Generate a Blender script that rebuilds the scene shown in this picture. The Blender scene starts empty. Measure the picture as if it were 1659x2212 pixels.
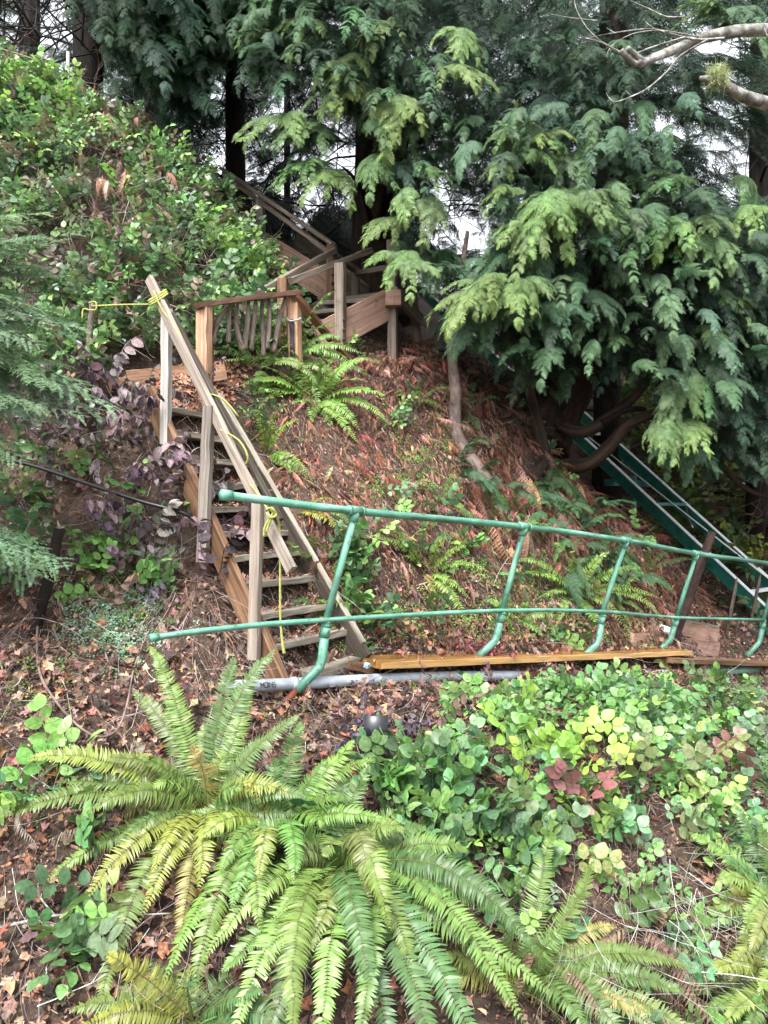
import bpy, math, random
import numpy as np
from mathutils import Vector, Matrix
random.seed(11)
rng = np.random.default_rng(11)
PI = math.pi
FPX = 1659.0
CZ = 2.2            # eye height above the beach
scene = bpy.context.scene
C = scene.collection

def P(px, py, Y):
    """pixel of the reference (1659 x 2212 frame) at depth Y -> world point"""
    return Vector(((px - 829.5) / FPX * Y, Y, CZ - (py - 1106.0) / FPX * Y))

def proj(V):
    V = np.asarray(V)
    y = np.maximum(V[:, 1], .05)
    return 829.5 + V[:, 0] / y * FPX, 1106.0 - (V[:, 2] - CZ) / y * FPX

# ------------------------------------------------------------------ materials
def lin(c):
    return tuple(((x / 255) / 12.92 if x / 255 <= .04045 else ((x / 255 + .055) / 1.055) ** 2.4) for x in c)

class NT:
    def __init__(s, name):
        s.m = bpy.data.materials.new(name); s.m.use_nodes = True
        s.t = s.m.node_tree; s.t.nodes.clear()
        s.out = s.n('ShaderNodeOutputMaterial')
    def n(s, typ, **kw):
        nd = s.t.nodes.new(typ)
        for k, v in kw.items():
            if hasattr(nd, k): setattr(nd, k, v)
        return nd
    def l(s, a, b): s.t.links.new(a, b)
    def noise(s, vec, scale, detail=4, rough=.55, dist=0):
        nd = s.n('ShaderNodeTexNoise'); nd.inputs['Scale'].default_value = scale
        nd.inputs['Detail'].default_value = detail; nd.inputs['Roughness'].default_value = rough
        nd.inputs['Distortion'].default_value = dist
        if vec is not None: s.l(vec, nd.inputs['Vector'])
        return nd.outputs['Fac']
    def ramp(s, fac, stops):
        nd = s.n('ShaderNodeValToRGB'); e = nd.color_ramp.elements
        while len(e) < len(stops): e.new(.5)
        for el, (p, c) in zip(e, stops):
            el.position = p; el.color = (*c, 1) if len(c) == 3 else c
        s.l(fac, nd.inputs['Fac']); return nd.outputs['Color']
    def mix(s, a, b, fac, mode='MIX'):
        nd = s.n('ShaderNodeMix'); nd.data_type = 'RGBA'; nd.blend_type = mode
        for sock, v in ((nd.inputs['Factor'], fac), (nd.inputs['A'], a), (nd.inputs['B'], b)):
            if hasattr(v, 'links'): s.l(v, sock)
            elif isinstance(v, (int, float)): sock.default_value = v
            else: sock.default_value = (*v, 1)
        return nd.outputs['Result']
    def mapping(s, vec, scale):
        nd = s.n('ShaderNodeMapping'); nd.inputs['Scale'].default_value = scale
        s.l(vec, nd.inputs['Vector']); return nd.outputs['Vector']
    def attr(s, name, out='Color'):
        nd = s.n('ShaderNodeAttribute'); nd.attribute_name = name; return nd.outputs[out]
    def principled(s, col, rough=.6, spec=.4, bump=None, bstr=.3, bdist=.01, metal=0):
        b = s.n('ShaderNodeBsdfPrincipled')
        if hasattr(col, 'links'): s.l(col, b.inputs['Base Color'])
        else: b.inputs['Base Color'].default_value = (*col, 1)
        if hasattr(rough, 'links'): s.l(rough, b.inputs['Roughness'])
        else: b.inputs['Roughness'].default_value = rough
        b.inputs['Specular IOR Level'].default_value = spec
        b.inputs['Metallic'].default_value = metal
        if bump is not None:
            bp = s.n('ShaderNodeBump'); bp.inputs['Strength'].default_value = bstr
            bp.inputs['Distance'].default_value = bdist
            s.l(bump, bp.inputs['Height']); s.l(bp.outputs['Normal'], b.inputs['Normal'])
        return b
    def finish(s, sh):
        s.l(sh.outputs[0], s.out.inputs['Surface']); return s.m

def leaf_mat(name, rough=.45, spec=.4, trans=.25, mottled=.35, scale=40):
    m = NT(name); g = m.n('ShaderNodeNewGeometry')
    col = m.attr('col')
    f = m.noise(g.outputs['Position'], scale, 2)
    f2 = m.ramp(f, [(.3, (1 - mottled,) * 3), (.7, (1 + mottled * .6,) * 3)])
    c = m.mix(col, f2, 1.0, 'MULTIPLY')
    b = m.principled(c, rough, spec)
    if trans > 0:
        t = m.n('ShaderNodeBsdfTranslucent'); m.l(c, t.inputs['Color'])
        x = m.n('ShaderNodeMixShader'); x.inputs[0].default_value = trans
        m.l(b.outputs[0], x.inputs[1]); m.l(t.outputs[0], x.inputs[2]); return m.finish(x)
    return m.finish(b)

def wood_mat(name, dark, mid, light, rough=.7, spec=.25, gscale=1.0, moss=0.0, stain=.5):
    m = NT(name); v = m.attr('gc', 'Vector')
    g1 = m.noise(m.mapping(v, (1.6, 55, 55)), gscale, 6, .6, .6)
    g2 = m.noise(m.mapping(v, (.9, 9, 9)), gscale, 4, .6, .9)
    c1 = m.ramp(g1, [(.25, dark), (.5, mid), (.75, light)])
    c2 = m.ramp(g2, [(.3, (1 - stain * .6,) * 3), (.55, (1, 1, 1)), (.8, (1 + stain * .5,) * 3)])
    c = m.mix(c1, c2, 1.0, 'MULTIPLY')
    cr = m.noise(m.mapping(v, (3, 160, 160)), 1, 3, .7, .4)
    crk = m.ramp(cr, [(.33, (.25,) * 3), (.42, (1,) * 3)])
    c = m.mix(c, crk, .5, 'MULTIPLY')
    if moss > 0:
        g = m.n('ShaderNodeNewGeometry')
        mf = m.noise(g.outputs['Position'], 4, 5, .7)
        mr = m.ramp(mf, [(.62 - .25 * moss, (0, 0, 0)), (.78 - .2 * moss, (1, 1, 1))])
        c = m.mix(c, (.055, .075, .03), mr)
    rr = m.ramp(g2, [(.3, (rough - .15,) * 3), (.7, (rough + .1,) * 3)])
    return m.finish(m.principled(c, rr, spec, m.mix(g1, cr, .5), .55, .004))

def simple_mat(name, col, rough=.5, spec=.4, metal=0, var=.25, scale=12, bstr=.1):
    m = NT(name); v = m.attr('gc', 'Vector')
    f = m.noise(v, scale, 5, .6)
    c = m.ramp(f, [(.3, tuple(x * (1 - var) for x in col)), (.7, tuple(x * (1 + var) for x in col))])
    return m.finish(m.principled(c, rough, spec, f, bstr, .003, metal))

def green_pipe_mat():
    m = NT('green_paint'); v = m.attr('gc', 'Vector')
    f = m.noise(m.mapping(v, (3, 9, 9)), 1, 6, .65)
    f2 = m.noise(m.mapping(v, (6, 26, 26)), 1.5, 6, .75)
    c = m.ramp(f, [(.3, (.07, .22, .155)), (.5, (.12, .32, .23)), (.68, (.24, .44, .36))])
    chip = m.ramp(f2, [(.62, (0, 0, 0)), (.66, (1, 1, 1))])
    c = m.mix(c, (.30, .42, .38), chip)
    rust = m.ramp(m.noise(v, 31, 5, .7), [(.59, (0, 0, 0)), (.66, (.85,) * 3)])
    c = m.mix(c, (.07, .05, .035), rust)
    c = m.mix(c, m.ramp(m.noise(m.mapping(v, (1.2, 7, 7)), 1.3, 5, .7), [(.38, (.38, .42, .38)), (.58, (1.05,) * 3)]), 1.0, 'MULTIPLY')
    return m.finish(m.principled(c, .42, .45, f2, .15, .002))

def bark_mat(name, dark, light, stretch=.25, scale=14, bstr=1.0):
    m = NT(name); v = m.attr('gc', 'Vector')
    mv = m.mapping(v, (stretch, 1, 1))
    f = m.noise(mv, scale, 8, .65, .7); f2 = m.noise(v, 2.5, 4, .6)
    c = m.ramp(f, [(.32, dark), (.68, light)])
    c = m.mix(c, m.ramp(f2, [(.3, (.6,) * 3), (.7, (1.25,) * 3)]), 1.0, 'MULTIPLY')
    return m.finish(m.principled(c, .85, .2, f, bstr, .02))

def alder_mat():
    m = NT('lichen_bark'); v = m.attr('gc', 'Vector')
    f = m.noise(v, 16, 6, .7); f2 = m.noise(v, 5, 4, .6)
    c = m.ramp(f, [(.35, (.10, .09, .08)), (.52, (.30, .30, .28)), (.66, (.62, .63, .60))])
    c = m.mix(c, m.ramp(f2, [(.35, (.45, .42, .38)), (.6, (1,) * 3)]), 1.0, 'MULTIPLY')
    return m.finish(m.principled(c, .8, .2, f, .5, .006))

def soil_mat():
    m = NT('soil'); g = m.n('ShaderNodeNewGeometry'); v = g.outputs['Position']
    f = m.noise(v, 3, 8, .7); f2 = m.noise(v, 28, 6, .75, .6); f3 = m.noise(v, 1.1, 4, .6)
    c = m.ramp(f2, [(.25, (.025, .018, .015)), (.45, (.075, .052, .040)), (.6, (.15, .098, .07)), (.78, (.26, .18, .135))])
    c = m.mix(c, m.ramp(f, [(.35, (.5, .5, .5)), (.65, (1.15,) * 3)]), 1.0, 'MULTIPLY')
    mr = m.ramp(f3, [(.55, (0, 0, 0)), (.72, (.6,) * 3)])
    c = m.mix(c, (.05, .06, .022), mr)
    b = m.principled(c, .8, .25, m.mix(f, f2, .6), 1.0, .05)
    return m.finish(b)

M = {}
M['soil'] = soil_mat()
M['leaf'] = leaf_mat('broad_leaf', .40, .42, .24, .35, 60)
M['fern'] = leaf_mat('fern_leaf', .42, .45, .25, .3, 30)
M['cedar'] = leaf_mat('cedar_leaf', .55, .3, .22, .35, 18)
M['dry'] = leaf_mat('dry_leaf', .6, .3, .08, .5, 60)
M['twig'] = leaf_mat('twig_bark', .8, .2, 0, .4, 30)
M['wood_grey'] = wood_mat('weathered_wood', (.10, .085, .07), (.23, .20, .17), (.42, .39, .35))
M['wood_pale'] = wood_mat('pale_wood', (.13, .105, .085), (.27, .225, .185), (.43, .375, .325), stain=.3)
M['wood_string'] = wood_mat('stringer_wood', (.065, .037, .022), (.19, .105, .06), (.34, .215, .135), stain=.95)
M['wood_white'] = wood_mat('whitened_wood', (.20, .18, .16), (.40, .37, .34), (.66, .64, .62), stain=.5)
M['wood_brown'] = wood_mat('brown_wood', (.055, .03, .018), (.145, .08, .045), (.25, .15, .085), stain=.7)
M['wood_tread'] = wood_mat('tread_wood', (.10, .085, .068), (.24, .21, .17), (.38, .34, .285), moss=.22, stain=.7)
M['wood_deck'] = wood_mat('deck_wood', (.085, .067, .054), (.19, .152, .122), (.30, .25, .205), moss=.22, stain=.6)
M['wood_red'] = wood_mat('treated_wood', (.21, .12, .088), (.34, .21, .16), (.43, .29, .23), moss=.12, stain=.5)
M['wood_wet'] = wood_mat('wet_plank', (.11, .055, .015), (.26, .13, .035), (.40, .22, .065), rough=.35, spec=.6, stain=.6)
M['wood_dark'] = wood_mat('dark_wood', (.022, .018, .014), (.06, .048, .038), (.12, .10, .08), moss=.2)  # darker wood for the right stringer and the rail backing
M['wood_edge'] = wood_mat('plank_edge', (.24, .13, .045), (.44, .26, .10), (.58, .38, .18), rough=.45, spec=.5, stain=.4)
M['wood_orange'] = wood_mat('orange_wood', (.22, .11, .065), (.42, .24, .15), (.60, .40, .28), stain=.8)
M['wood_wetdark'] = wood_mat('wet_brown_rail', (.045, .018, .010), (.115, .048, .026), (.19, .085, .045), rough=.4, spec=.6)
M['stick'] = bark_mat('stick_bark', (.07, .05, .04), (.27, .22, .185), .3, 30, .6)
M['green'] = green_pipe_mat()
M['green_steel'] = simple_mat('track_steel', (.02, .15, .12), .38, .6, 0, .4, 6)
M['sky_white'] = simple_mat('sky_white_steel', (.72, .77, .78), .35, .5, .0, .15, 10)  # sky reflection on the track put in as a near-white base colour
M['pvc'] = simple_mat('grey_pvc', (.30, .33, .37), .4, .5, 0, .3, 9, .1)
M['ink'] = simple_mat('print_ink', (.03, .035, .05), .6, .3)
M['iron'] = bark_mat('rusty_iron', (.020, .013, .012), (.075, .045, .04), .6, 20, .4)
M['rust'] = bark_mat('red_rust', (.09, .025, .014), (.22, .07, .04), .6, 22, .5)
M['bark'] = bark_mat('cedar_bark', (.012, .009, .007), (.075, .05, .038), .12, 16, 1)
M['bark_dark'] = bark_mat('dark_bark', (.005, .0045, .004), (.028, .021, .018), .12, 16, 1)
M['bark_pale'] = bark_mat('pale_bark', (.07, .05, .042), (.30, .23, .20), .3, 18, .8)
M['alder'] = alder_mat()
M['rope'] = simple_mat('yellow_rope', (.33, .35, .10), .7, .2, 0, .25, 80, .5)
M['black'] = simple_mat('black_plastic', (.009, .010, .013), .35, .5, 0, .3, 20)
M['white'] = simple_mat('white_plastic', (.75, .78, .8), .35, .5, 0, .08, 20)
M['blue'] = simple_mat('blue_film', (.28, .42, .58), .25, .6, 0, .3, 30)
M['lichen'] = simple_mat('beard_lichen', (.50, .56, .26), .9, .1, 0, .3, 40)

# ------------------------------------------------------------------ objects
def tag(o, label=None, cat=None, group=None, kind=None):
    if label: o['label'] = label
    if cat: o['category'] = cat
    if group: o['group'] = group
    if kind: o['kind'] = kind
    return o

def empty(name, loc, label, cat, group=None):
    o = bpy.data.objects.new(name, None); o.empty_display_size = .1
    o.location = loc; C.objects.link(o)
    return tag(o, label, cat, group)

class MB:
    """collects boards, tubes and blobs into ONE mesh"""
    def __init__(s): s.v = []; s.f = []; s.g = []; s.sm = []
    def add(s, vs, fs, gs, smooth=False):
        b = len(s.v); s.v += [tuple(v) for v in vs]; s.g += [tuple(g) for g in gs]
        s.f += [tuple(i + b for i in f) for f in fs]; s.sm += [smooth] * len(fs)
    def board(s, p0, p1, w, t, up=(0, 0, 1), ch=.004, seg=8, jit=.0015, end_jit=.004, warp=0):
        p0 = Vector(p0); p1 = Vector(p1); d = p1 - p0; L = d.length; d.normalize()
        side = d.cross(Vector(up)).normalized(); u = side.cross(d).normalized()
        a, b = w / 2, t / 2; ch = min(ch, a * .4, b * .4)
        sec = [(-a + ch, -b), (a - ch, -b), (a, -b + ch), (a, b - ch), (a - ch, b), (-a + ch, b), (-a, b - ch), (-a, -b + ch)]
        off = (random.uniform(0, 50), random.uniform(0, 50), random.uniform(0, 50))
        vs, gs, fs = [], [], []
        for i in range(seg + 1):
            t_ = i / seg
            bow = warp * math.sin(t_ * PI)
            for k, (x, y) in enumerate(sec):
                e = random.uniform(-end_jit, end_jit) if i in (0, seg) else 0
                q = p0 + d * (L * t_ + e) + side * (x + random.gauss(0, jit)) + u * (y + bow + random.gauss(0, jit))
                vs.append(q); gs.append((L * t_ + off[0], x + off[1], y + off[2]))
        for i in range(seg):
            for k in range(8):
                a0 = i * 8 + k; a1 = i * 8 + (k + 1) % 8
                fs.append((a0, a1, a1 + 8, a0 + 8))
        fs.append(tuple(reversed(range(8)))); fs.append(tuple(seg * 8 + k for k in range(8)))
        s.add(vs, fs, gs); return s
    def tube(s, pts, rad, n=10, cap=True, wob=0.0, sub=1):
        pts = [Vector(p) for p in pts]
        if not hasattr(rad, '__len__'): rad = [rad] * len(pts)
        if sub > 1 and len(pts) > 2:
            np_, nr = [], []
            for i in range(len(pts) - 1):
                a = pts[max(i - 1, 0)]; b = pts[i]; c = pts[i + 1]; d = pts[min(i + 2, len(pts) - 1)]
                for j in range(sub):
                    t = j / sub
                    q = .5 * ((2 * b) + (c - a) * t + (2 * a - 5 * b + 4 * c - d) * t * t + (3 * b - a - 3 * c + d) * t ** 3)
                    np_.append(q); nr.append(rad[i] * (1 - t) + rad[i + 1] * t)
            np_.append(pts[-1]); nr.append(rad[-1]); pts, rad = np_, nr
        off = random.uniform(0, 80); ssum = 0
        vs, gs, fs = [], [], []
        ref = Vector((0, 0, 1)); prev = None
        for i, p in enumerate(pts):
            a = pts[max(i - 1, 0)]; b = pts[min(i + 1, len(pts) - 1)]
            d = (b - a).normalized()
            if prev is None:
                if abs(d.dot(ref)) > .9: ref = Vector((1, 0, 0))
                x = d.cross(ref).normalized()
            else:
                x = (prev - d * prev.dot(d)).normalized()
            prev = x; y = d.cross(x)
            if i: ssum += (p - pts[i - 1]).length
            for k in range(n):
                an = 2 * PI * k / n; r = rad[i] * (1 + wob * random.gauss(0, 1))
                vs.append(p + x * math.cos(an) * r + y * math.sin(an) * r)
                gs.append((ssum + off, math.cos(an) * rad[i] + off, math.sin(an) * rad[i]))
        for i in range(len(pts) - 1):
            for k in range(n):
                a0 = i * n + k; a1 = i * n + (k + 1) % n
                fs.append((a0, a1, a1 + n, a0 + n))
        if cap:
            fs.append(tuple(reversed(range(n)))); fs.append(tuple((len(pts) - 1) * n + k for k in range(n)))
        s.add(vs, fs, gs, True); return s
    def ball(s, c, r, sq=(1, 1, 1), n=8, wob=.1):
        c = Vector(c); vs, gs, fs = [], [], []
        for i in range(n + 1):
            th = PI * i / n
            for k in range(n):
                ph = 2 * PI * k / n; rr = r * (1 + random.gauss(0, wob))
                q = Vector((math.sin(th) * math.cos(ph) * sq[0], math.sin(th) * math.sin(ph) * sq[1], math.cos(th) * sq[2])) * rr
                vs.append(c + q); gs.append(c + q)
        for i in range(n):
            for k in range(n):
                a0 = i * n + k; a1 = i * n + (k + 1) % n
                fs.append((a0, a1, a1 + n, a0 + n))
        s.add(vs, fs, gs, True); return s
    def build(s, name, mat, parent=None):
        me = bpy.data.meshes.new(name); me.from_pydata(s.v, [], s.f)
        me.attributes.new('gc', 'FLOAT_VECTOR', 'POINT').data.foreach_set('vector', np.array(s.g, dtype=np.float32).ravel())
        me.polygons.foreach_set('use_smooth', s.sm)
        me.materials.append(mat); me.update()
        o = bpy.data.objects.new(name, me); C.objects.link(o)
        if parent is not None:
            o.parent = parent; root = parent; loc = Vector(parent.location)
            while root.parent is not None: root = root.parent; loc = loc + Vector(root.location)
            me.transform(Matrix.Translation(-loc))
        return o

# ------------------------------------------------------------------ numpy foliage
class Tpl:
    def __init__(s, V, F, T):
        s.V = np.asarray(V, dtype=np.float32); s.T = np.asarray(T, dtype=np.float32)
        if isinstance(F, tuple): s.L, s.S = F
        else:
            s.L = np.array([i for f in F for i in f], dtype=np.int32)
            s.S = np.array([len(f) for f in F], dtype=np.int32)

def inst(tpl, R, T):
    """R (N,3,3) incl. scale, T (N,3) -> big vertex array, loops, sizes"""
    N = len(T); n = len(tpl.V)
    V = (np.einsum('nij,vj->nvi', R, tpl.V) + T[:, None, :]).reshape(-1, 3)
    L = (tpl.L[None, :] + (np.arange(N) * n)[:, None]).ravel()
    return V, L, np.tile(tpl.S, N)

class Bulk:
    def __init__(s): s.V = []; s.L = []; s.S = []; s.Col = []; s.n = 0
    def add(s, tpl, R, T, cA, cB):
        if len(T) == 0: return
        R = np.asarray(R, dtype=np.float32); T = np.asarray(T, dtype=np.float32)
        V, L, S = inst(tpl, R, T)
        cA = np.broadcast_to(cA, (len(T), 3)); cB = np.broadcast_to(cB, (len(T), 3))
        col = cA[:, None, :] * (1 - tpl.T[None, :, None]) + cB[:, None, :] * tpl.T[None, :, None]
        s.V.append(V); s.L.append(L + s.n); s.S.append(S); s.Col.append(col.reshape(-1, 3)); s.n += len(V)
    def build(s, name, mat, parent=None, smooth=False):
        V = np.concatenate(s.V).astype(np.float32); L = np.concatenate(s.L).astype(np.int32); S = np.concatenate(s.S).astype(np.int32)
        if parent is not None:
            root = parent; loc = Vector(parent.location)
            while root.parent is not None: root = root.parent; loc = loc + Vector(root.location)
            V = V - np.array(loc, dtype=np.float32)
        me = bpy.data.meshes.new(name)
        me.vertices.add(len(V)); me.vertices.foreach_set('co', V.ravel())
        me.loops.add(len(L)); me.loops.foreach_set('vertex_index', L)
        me.polygons.add(len(S)); st = np.concatenate(([0], np.cumsum(S)[:-1])).astype(np.int32)
        me.polygons.foreach_set('loop_start', st); me.polygons.foreach_set('loop_total', S)
        if smooth: me.polygons.foreach_set('use_smooth', np.ones(len(S), dtype=bool))
        me.update(calc_edges=True)
        ca = me.color_attributes.new('col', 'FLOAT_COLOR', 'POINT')
        col = np.concatenate(s.Col).astype(np.float32); col = np.concatenate([col, np.ones((len(col), 1), np.float32)], 1)
        ca.data.foreach_set('color', col.ravel())
        me.materials.append(mat)
        o = bpy.data.objects.new(name, me); C.objects.link(o)
        if parent is not None: o.parent = parent
        return o

def nrm(a): return a / np.maximum(np.linalg.norm(a, axis=-1, keepdims=True), 1e-9)
def basis(X, N, scale=1.0):
    """frames with x along X and z near N; scale scalar or (n,) or (n,3)"""
    X = nrm(np.asarray(X, float)); Y = nrm(np.cross(N, X)); Z = np.cross(X, Y)
    R = np.stack([X, Y, Z], axis=-1)
    sc = np.asarray(scale, float)
    if sc.ndim == 1: sc = sc[:, None, None]
    elif sc.ndim == 2: sc = sc[:, None, :]
    return R * sc
def pick(pal, n, jit=.12):
    pal = np.array(pal, float); c = pal[rng.integers(0, len(pal), n)]
    return np.clip(c * (1 + rng.normal(0, jit, (n, 1))) * (1 + rng.normal(0, jit * .4, (n, 3))), .003, .9)

def leaf_tpl(w=.55, fold=.12, curl=.18, seed=0, seg=5, tipp=1.0):
    r = random.Random(seed); V, F, T = [], [], []
    prof = ([.22, .86, 1.0, .94, .68, .12] if w > .68 else [.12, .78, 1.0, .90, .56, .04]) if seg == 5 else [.1, 1, .6, .03]
    for i in range(seg + 1):
        t = i / seg; hw = w / 2 * prof[i]
        zc = -curl * t * t + r.uniform(-.02, .02)
        for j, sx in enumerate((-1, 0, 1)):
            V.append((t, sx * hw, zc + (fold * hw * 2 * abs(sx)) + r.uniform(-.015, .015))); T.append(.35 if j == 1 else .0 + .8 * t)
    for i in range(seg):
        for j in range(2):
            a = i * 3 + j; F.append((a, a + 1, a + 4, a + 3))
    return Tpl(V, F, T)
LEAF = [leaf_tpl(.62, .12, .2, 1), leaf_tpl(.55, .2, .35, 2), leaf_tpl(.7, .05, .1, 3), leaf_tpl(.6, .15, -.1, 4)]
NARROW = [leaf_tpl(.3, .2, .4, 5, 3)]
ROUND = [leaf_tpl(.85, .05, .1, 6), leaf_tpl(.8, .15, .25, 7)]

def maple_tpl(seed):
    r = random.Random(seed); V = [(0, 0, .0)]; T = [0]; F = []
    lob = [(-150, .35), (-125, .75), (-105, .42), (-72, .95), (-45, .5), (-12, .9), (14, 1.0), (40, .55), (70, .95), (105, .45), (128, .7), (150, .33)]
    fold = r.uniform(-.2, .9); roll = r.uniform(-.3, .8)
    for a, rr in lob:
        a = math.radians(a + r.uniform(-12, 12)); rr = (rr * .75 + .2) * r.uniform(.65, 1.15)
        x, y = math.cos(a) * rr * .5, math.sin(a) * rr * .5
        V.append((x, y * (1 - .25 * abs(fold)), abs(y) * fold + roll * x * abs(x) + r.uniform(-.12, .16) * rr)); T.append(r.uniform(0, 1))
    for i in range(1, len(lob)): F.append((0, i, i + 1))
    return Tpl(V, F, T)
MAPLE = [maple_tpl(k) for k in range(8)]

def chip_tpl(seed):
    r = random.Random(seed); V = []; n = 5
    for k in range(n):
        a = 2 * PI * k / n + r.uniform(-.3, .3); rr = r.uniform(.3, .6)
        V.append((math.cos(a) * rr, math.sin(a) * rr * .6, r.uniform(-.15, .2)))
    V.append((0, 0, .12))
    return Tpl(V, [(5, k, (k + 1) % n) for k in range(n)], [r.uniform(0, 1) for _ in V])
CHIP = [chip_tpl(k) for k in range(8)]

def twig_tpl(seed, seg=7, rad=.007, bend=.5, forks=1):
    r = random.Random(seed); V, F, T = [], [], []
    def run(p, d, L, r0, seg):
        b0 = len(V); pr = None
        d = Vector(d).normalized(); ax = Vector((r.uniform(-1, 1), r.uniform(-1, 1), r.uniform(-1, 1))).normalized()
        p = Vector(p); out = []
        for i in range(seg + 1):
            s_ = d.cross(Vector((.3, .2, 1))).normalized(); u = s_.cross(d)
            rr = r0 * (1 - .75 * i / seg)
            for k in range(3):
                a = 2 * PI * k / 3; V.append(p + (s_ * math.cos(a) + u * math.sin(a)) * rr); T.append(i / seg)
            out.append((p.copy(), d.copy()))
            d = (d + ax * bend / seg + Vector((r.gauss(0, .09), r.gauss(0, .09), r.gauss(0, .09)))).normalized()
            p = p + d * (L / seg)
        for i in range(seg):
            for k in range(3):
                a = b0 + i * 3 + k; b = b0 + i * 3 + (k + 1) % 3; F.append((a, b, b + 3, a + 3))
        return out
    o = run((0, 0, 0), (1, 0, 0), 1, rad, seg)
    for q in range(forks):
        p, d = o[r.randint(2, seg - 1)]
        run(p, d + Vector((0, r.uniform(-1, 1), r.uniform(-.6, .6))), .4, rad * .6, 4)
    return Tpl([tuple(v) for v in V], F, T)
TWIG = [twig_tpl(k, bend=random.uniform(.1, 1.2), forks=k % 3) for k in range(10)]
CANE = [twig_tpl(50 + k, seg=12, rad=.0035, bend=random.uniform(.5, 2.0), forks=k % 3) for k in range(8)]

def frond_geo(pts, N0, npin, plen, wr=.2, fwd=.10, droop=.25, serr=True, seed=0, vfold=.2, rad=.004):
    """sword fern frond along pts (list of Vector); returns Tpl (world or local coords)"""
    r = random.Random(seed); V, F, T = [], [], []
    pts = [Vector(p) for p in pts]; n = len(pts) - 1
    def at(t):
        x = min(max(t, 0), .9999) * n; i = int(x); f = x - i
        return pts[i].lerp(pts[i + 1], f), (pts[i + 1] - pts[i]).normalized()
    Ltot = sum((pts[i + 1] - pts[i]).length for i in range(n)); spc = Ltot / npin
    # rachis
    b0 = len(V)
    for i in range(n + 1):
        p, d = at(i / n); s_ = d.cross(N0).normalized(); u = s_.cross(d)
        rr = rad * (1 - .75 * i / n)
        for k in range(3):
            a = 2 * PI * k / 3; V.append(p + (s_ * math.cos(a) + u * math.sin(a)) * rr); T.append(-1)
    for i in range(n):
        for k in range(3):
            a = b0 + i * 3 + k; b = b0 + i * 3 + (k + 1) % 3; F.append((a, b, b + 3, a + 3))
    for i in range(npin):
        t = .10 + .895 * (i / (npin - 1)) ** .93
        p, d = at(t); s_ = d.cross(N0).normalized(); u = s_.cross(d).normalized()
        prof = min(1, ((t - .06) / .2)) ** .55 * max(0.0, 1 - t ** 2.4) ** .75 + .07
        for sg in (-1, 1):
            if r.random() < .025: continue
            l = plen * prof * r.uniform(.88, 1.1); w = min(spc * .46, max(l * .22, .002)) * r.uniform(.85, 1.1) if wr < .25 else max(l * wr * .5, plen * .06)
            f = fwd + .4 * t * t + r.gauss(0, .06)
            dr = (s_ * sg * math.cos(f) + d * math.sin(f) + u * (vfold + r.gauss(0, .08))).normalized()
            wv = (d - dr * d.dot(dr)).normalized()
            wv = (wv + u * r.gauss(0, .2) * 1).normalized()
            dn = -u * droop * l * r.uniform(.5, 1.5)
            b = len(V)
            V += [p - wv * w * .45, p + wv * w * .6,
                  p + dr * l * .28 - wv * w * .95 + dn * .05, p + dr * l * .25 + wv * w + dn * .05,
                  p + dr * l * .66 - wv * w * .6 + dn * .4 + d * l * .03, p + dr * l * .66 + wv * w * .75 + dn * .4 + d * l * .03,
                  p + dr * l + dn + d * l * .10]
            tt = r.uniform(0, .3) + .3 * t * t; T += [tt * .6, tt * .6, tt + .1, tt + .1, tt + .3, tt + .3, min(1, tt + .5)]
            F += [(b, b + 1, b + 3, b + 2), (b + 2, b + 3, b + 5, b + 4), (b + 4, b + 5, b + 6)]
    T = [x if x >= 0 else -1 for x in T]
    return V, F, T

def curve(p0, p1, p2, n=16, wob=.0, seed=0):
    r = random.Random(seed); out = []
    for i in range(n + 1):
        t = i / n; q = p0 * (1 - t) ** 2 + p1 * 2 * t * (1 - t) + p2 * t * t
        out.append(q + Vector((r.gauss(0, wob), r.gauss(0, wob), r.gauss(0, wob))) * t)
    return out

def frond_obj(parent, pts, N0, npin, plen, colA, colB, rach, mat='fern', seed=0, **kw):
    V, F, T = frond_geo(pts, N0, npin, plen, seed=seed, **kw)
    T = np.array(T); isr = T < 0
    b = Bulk(); tp = Tpl([tuple(v) for v in V], F, np.clip(T, 0, 1))
    b.add(tp, np.eye(3)[None], np.zeros((1, 3)), np.array(colA), np.array(colB))
    b.Col[0][isr] = rach
    o = b.build('frond', M[mat], parent); return o

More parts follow.
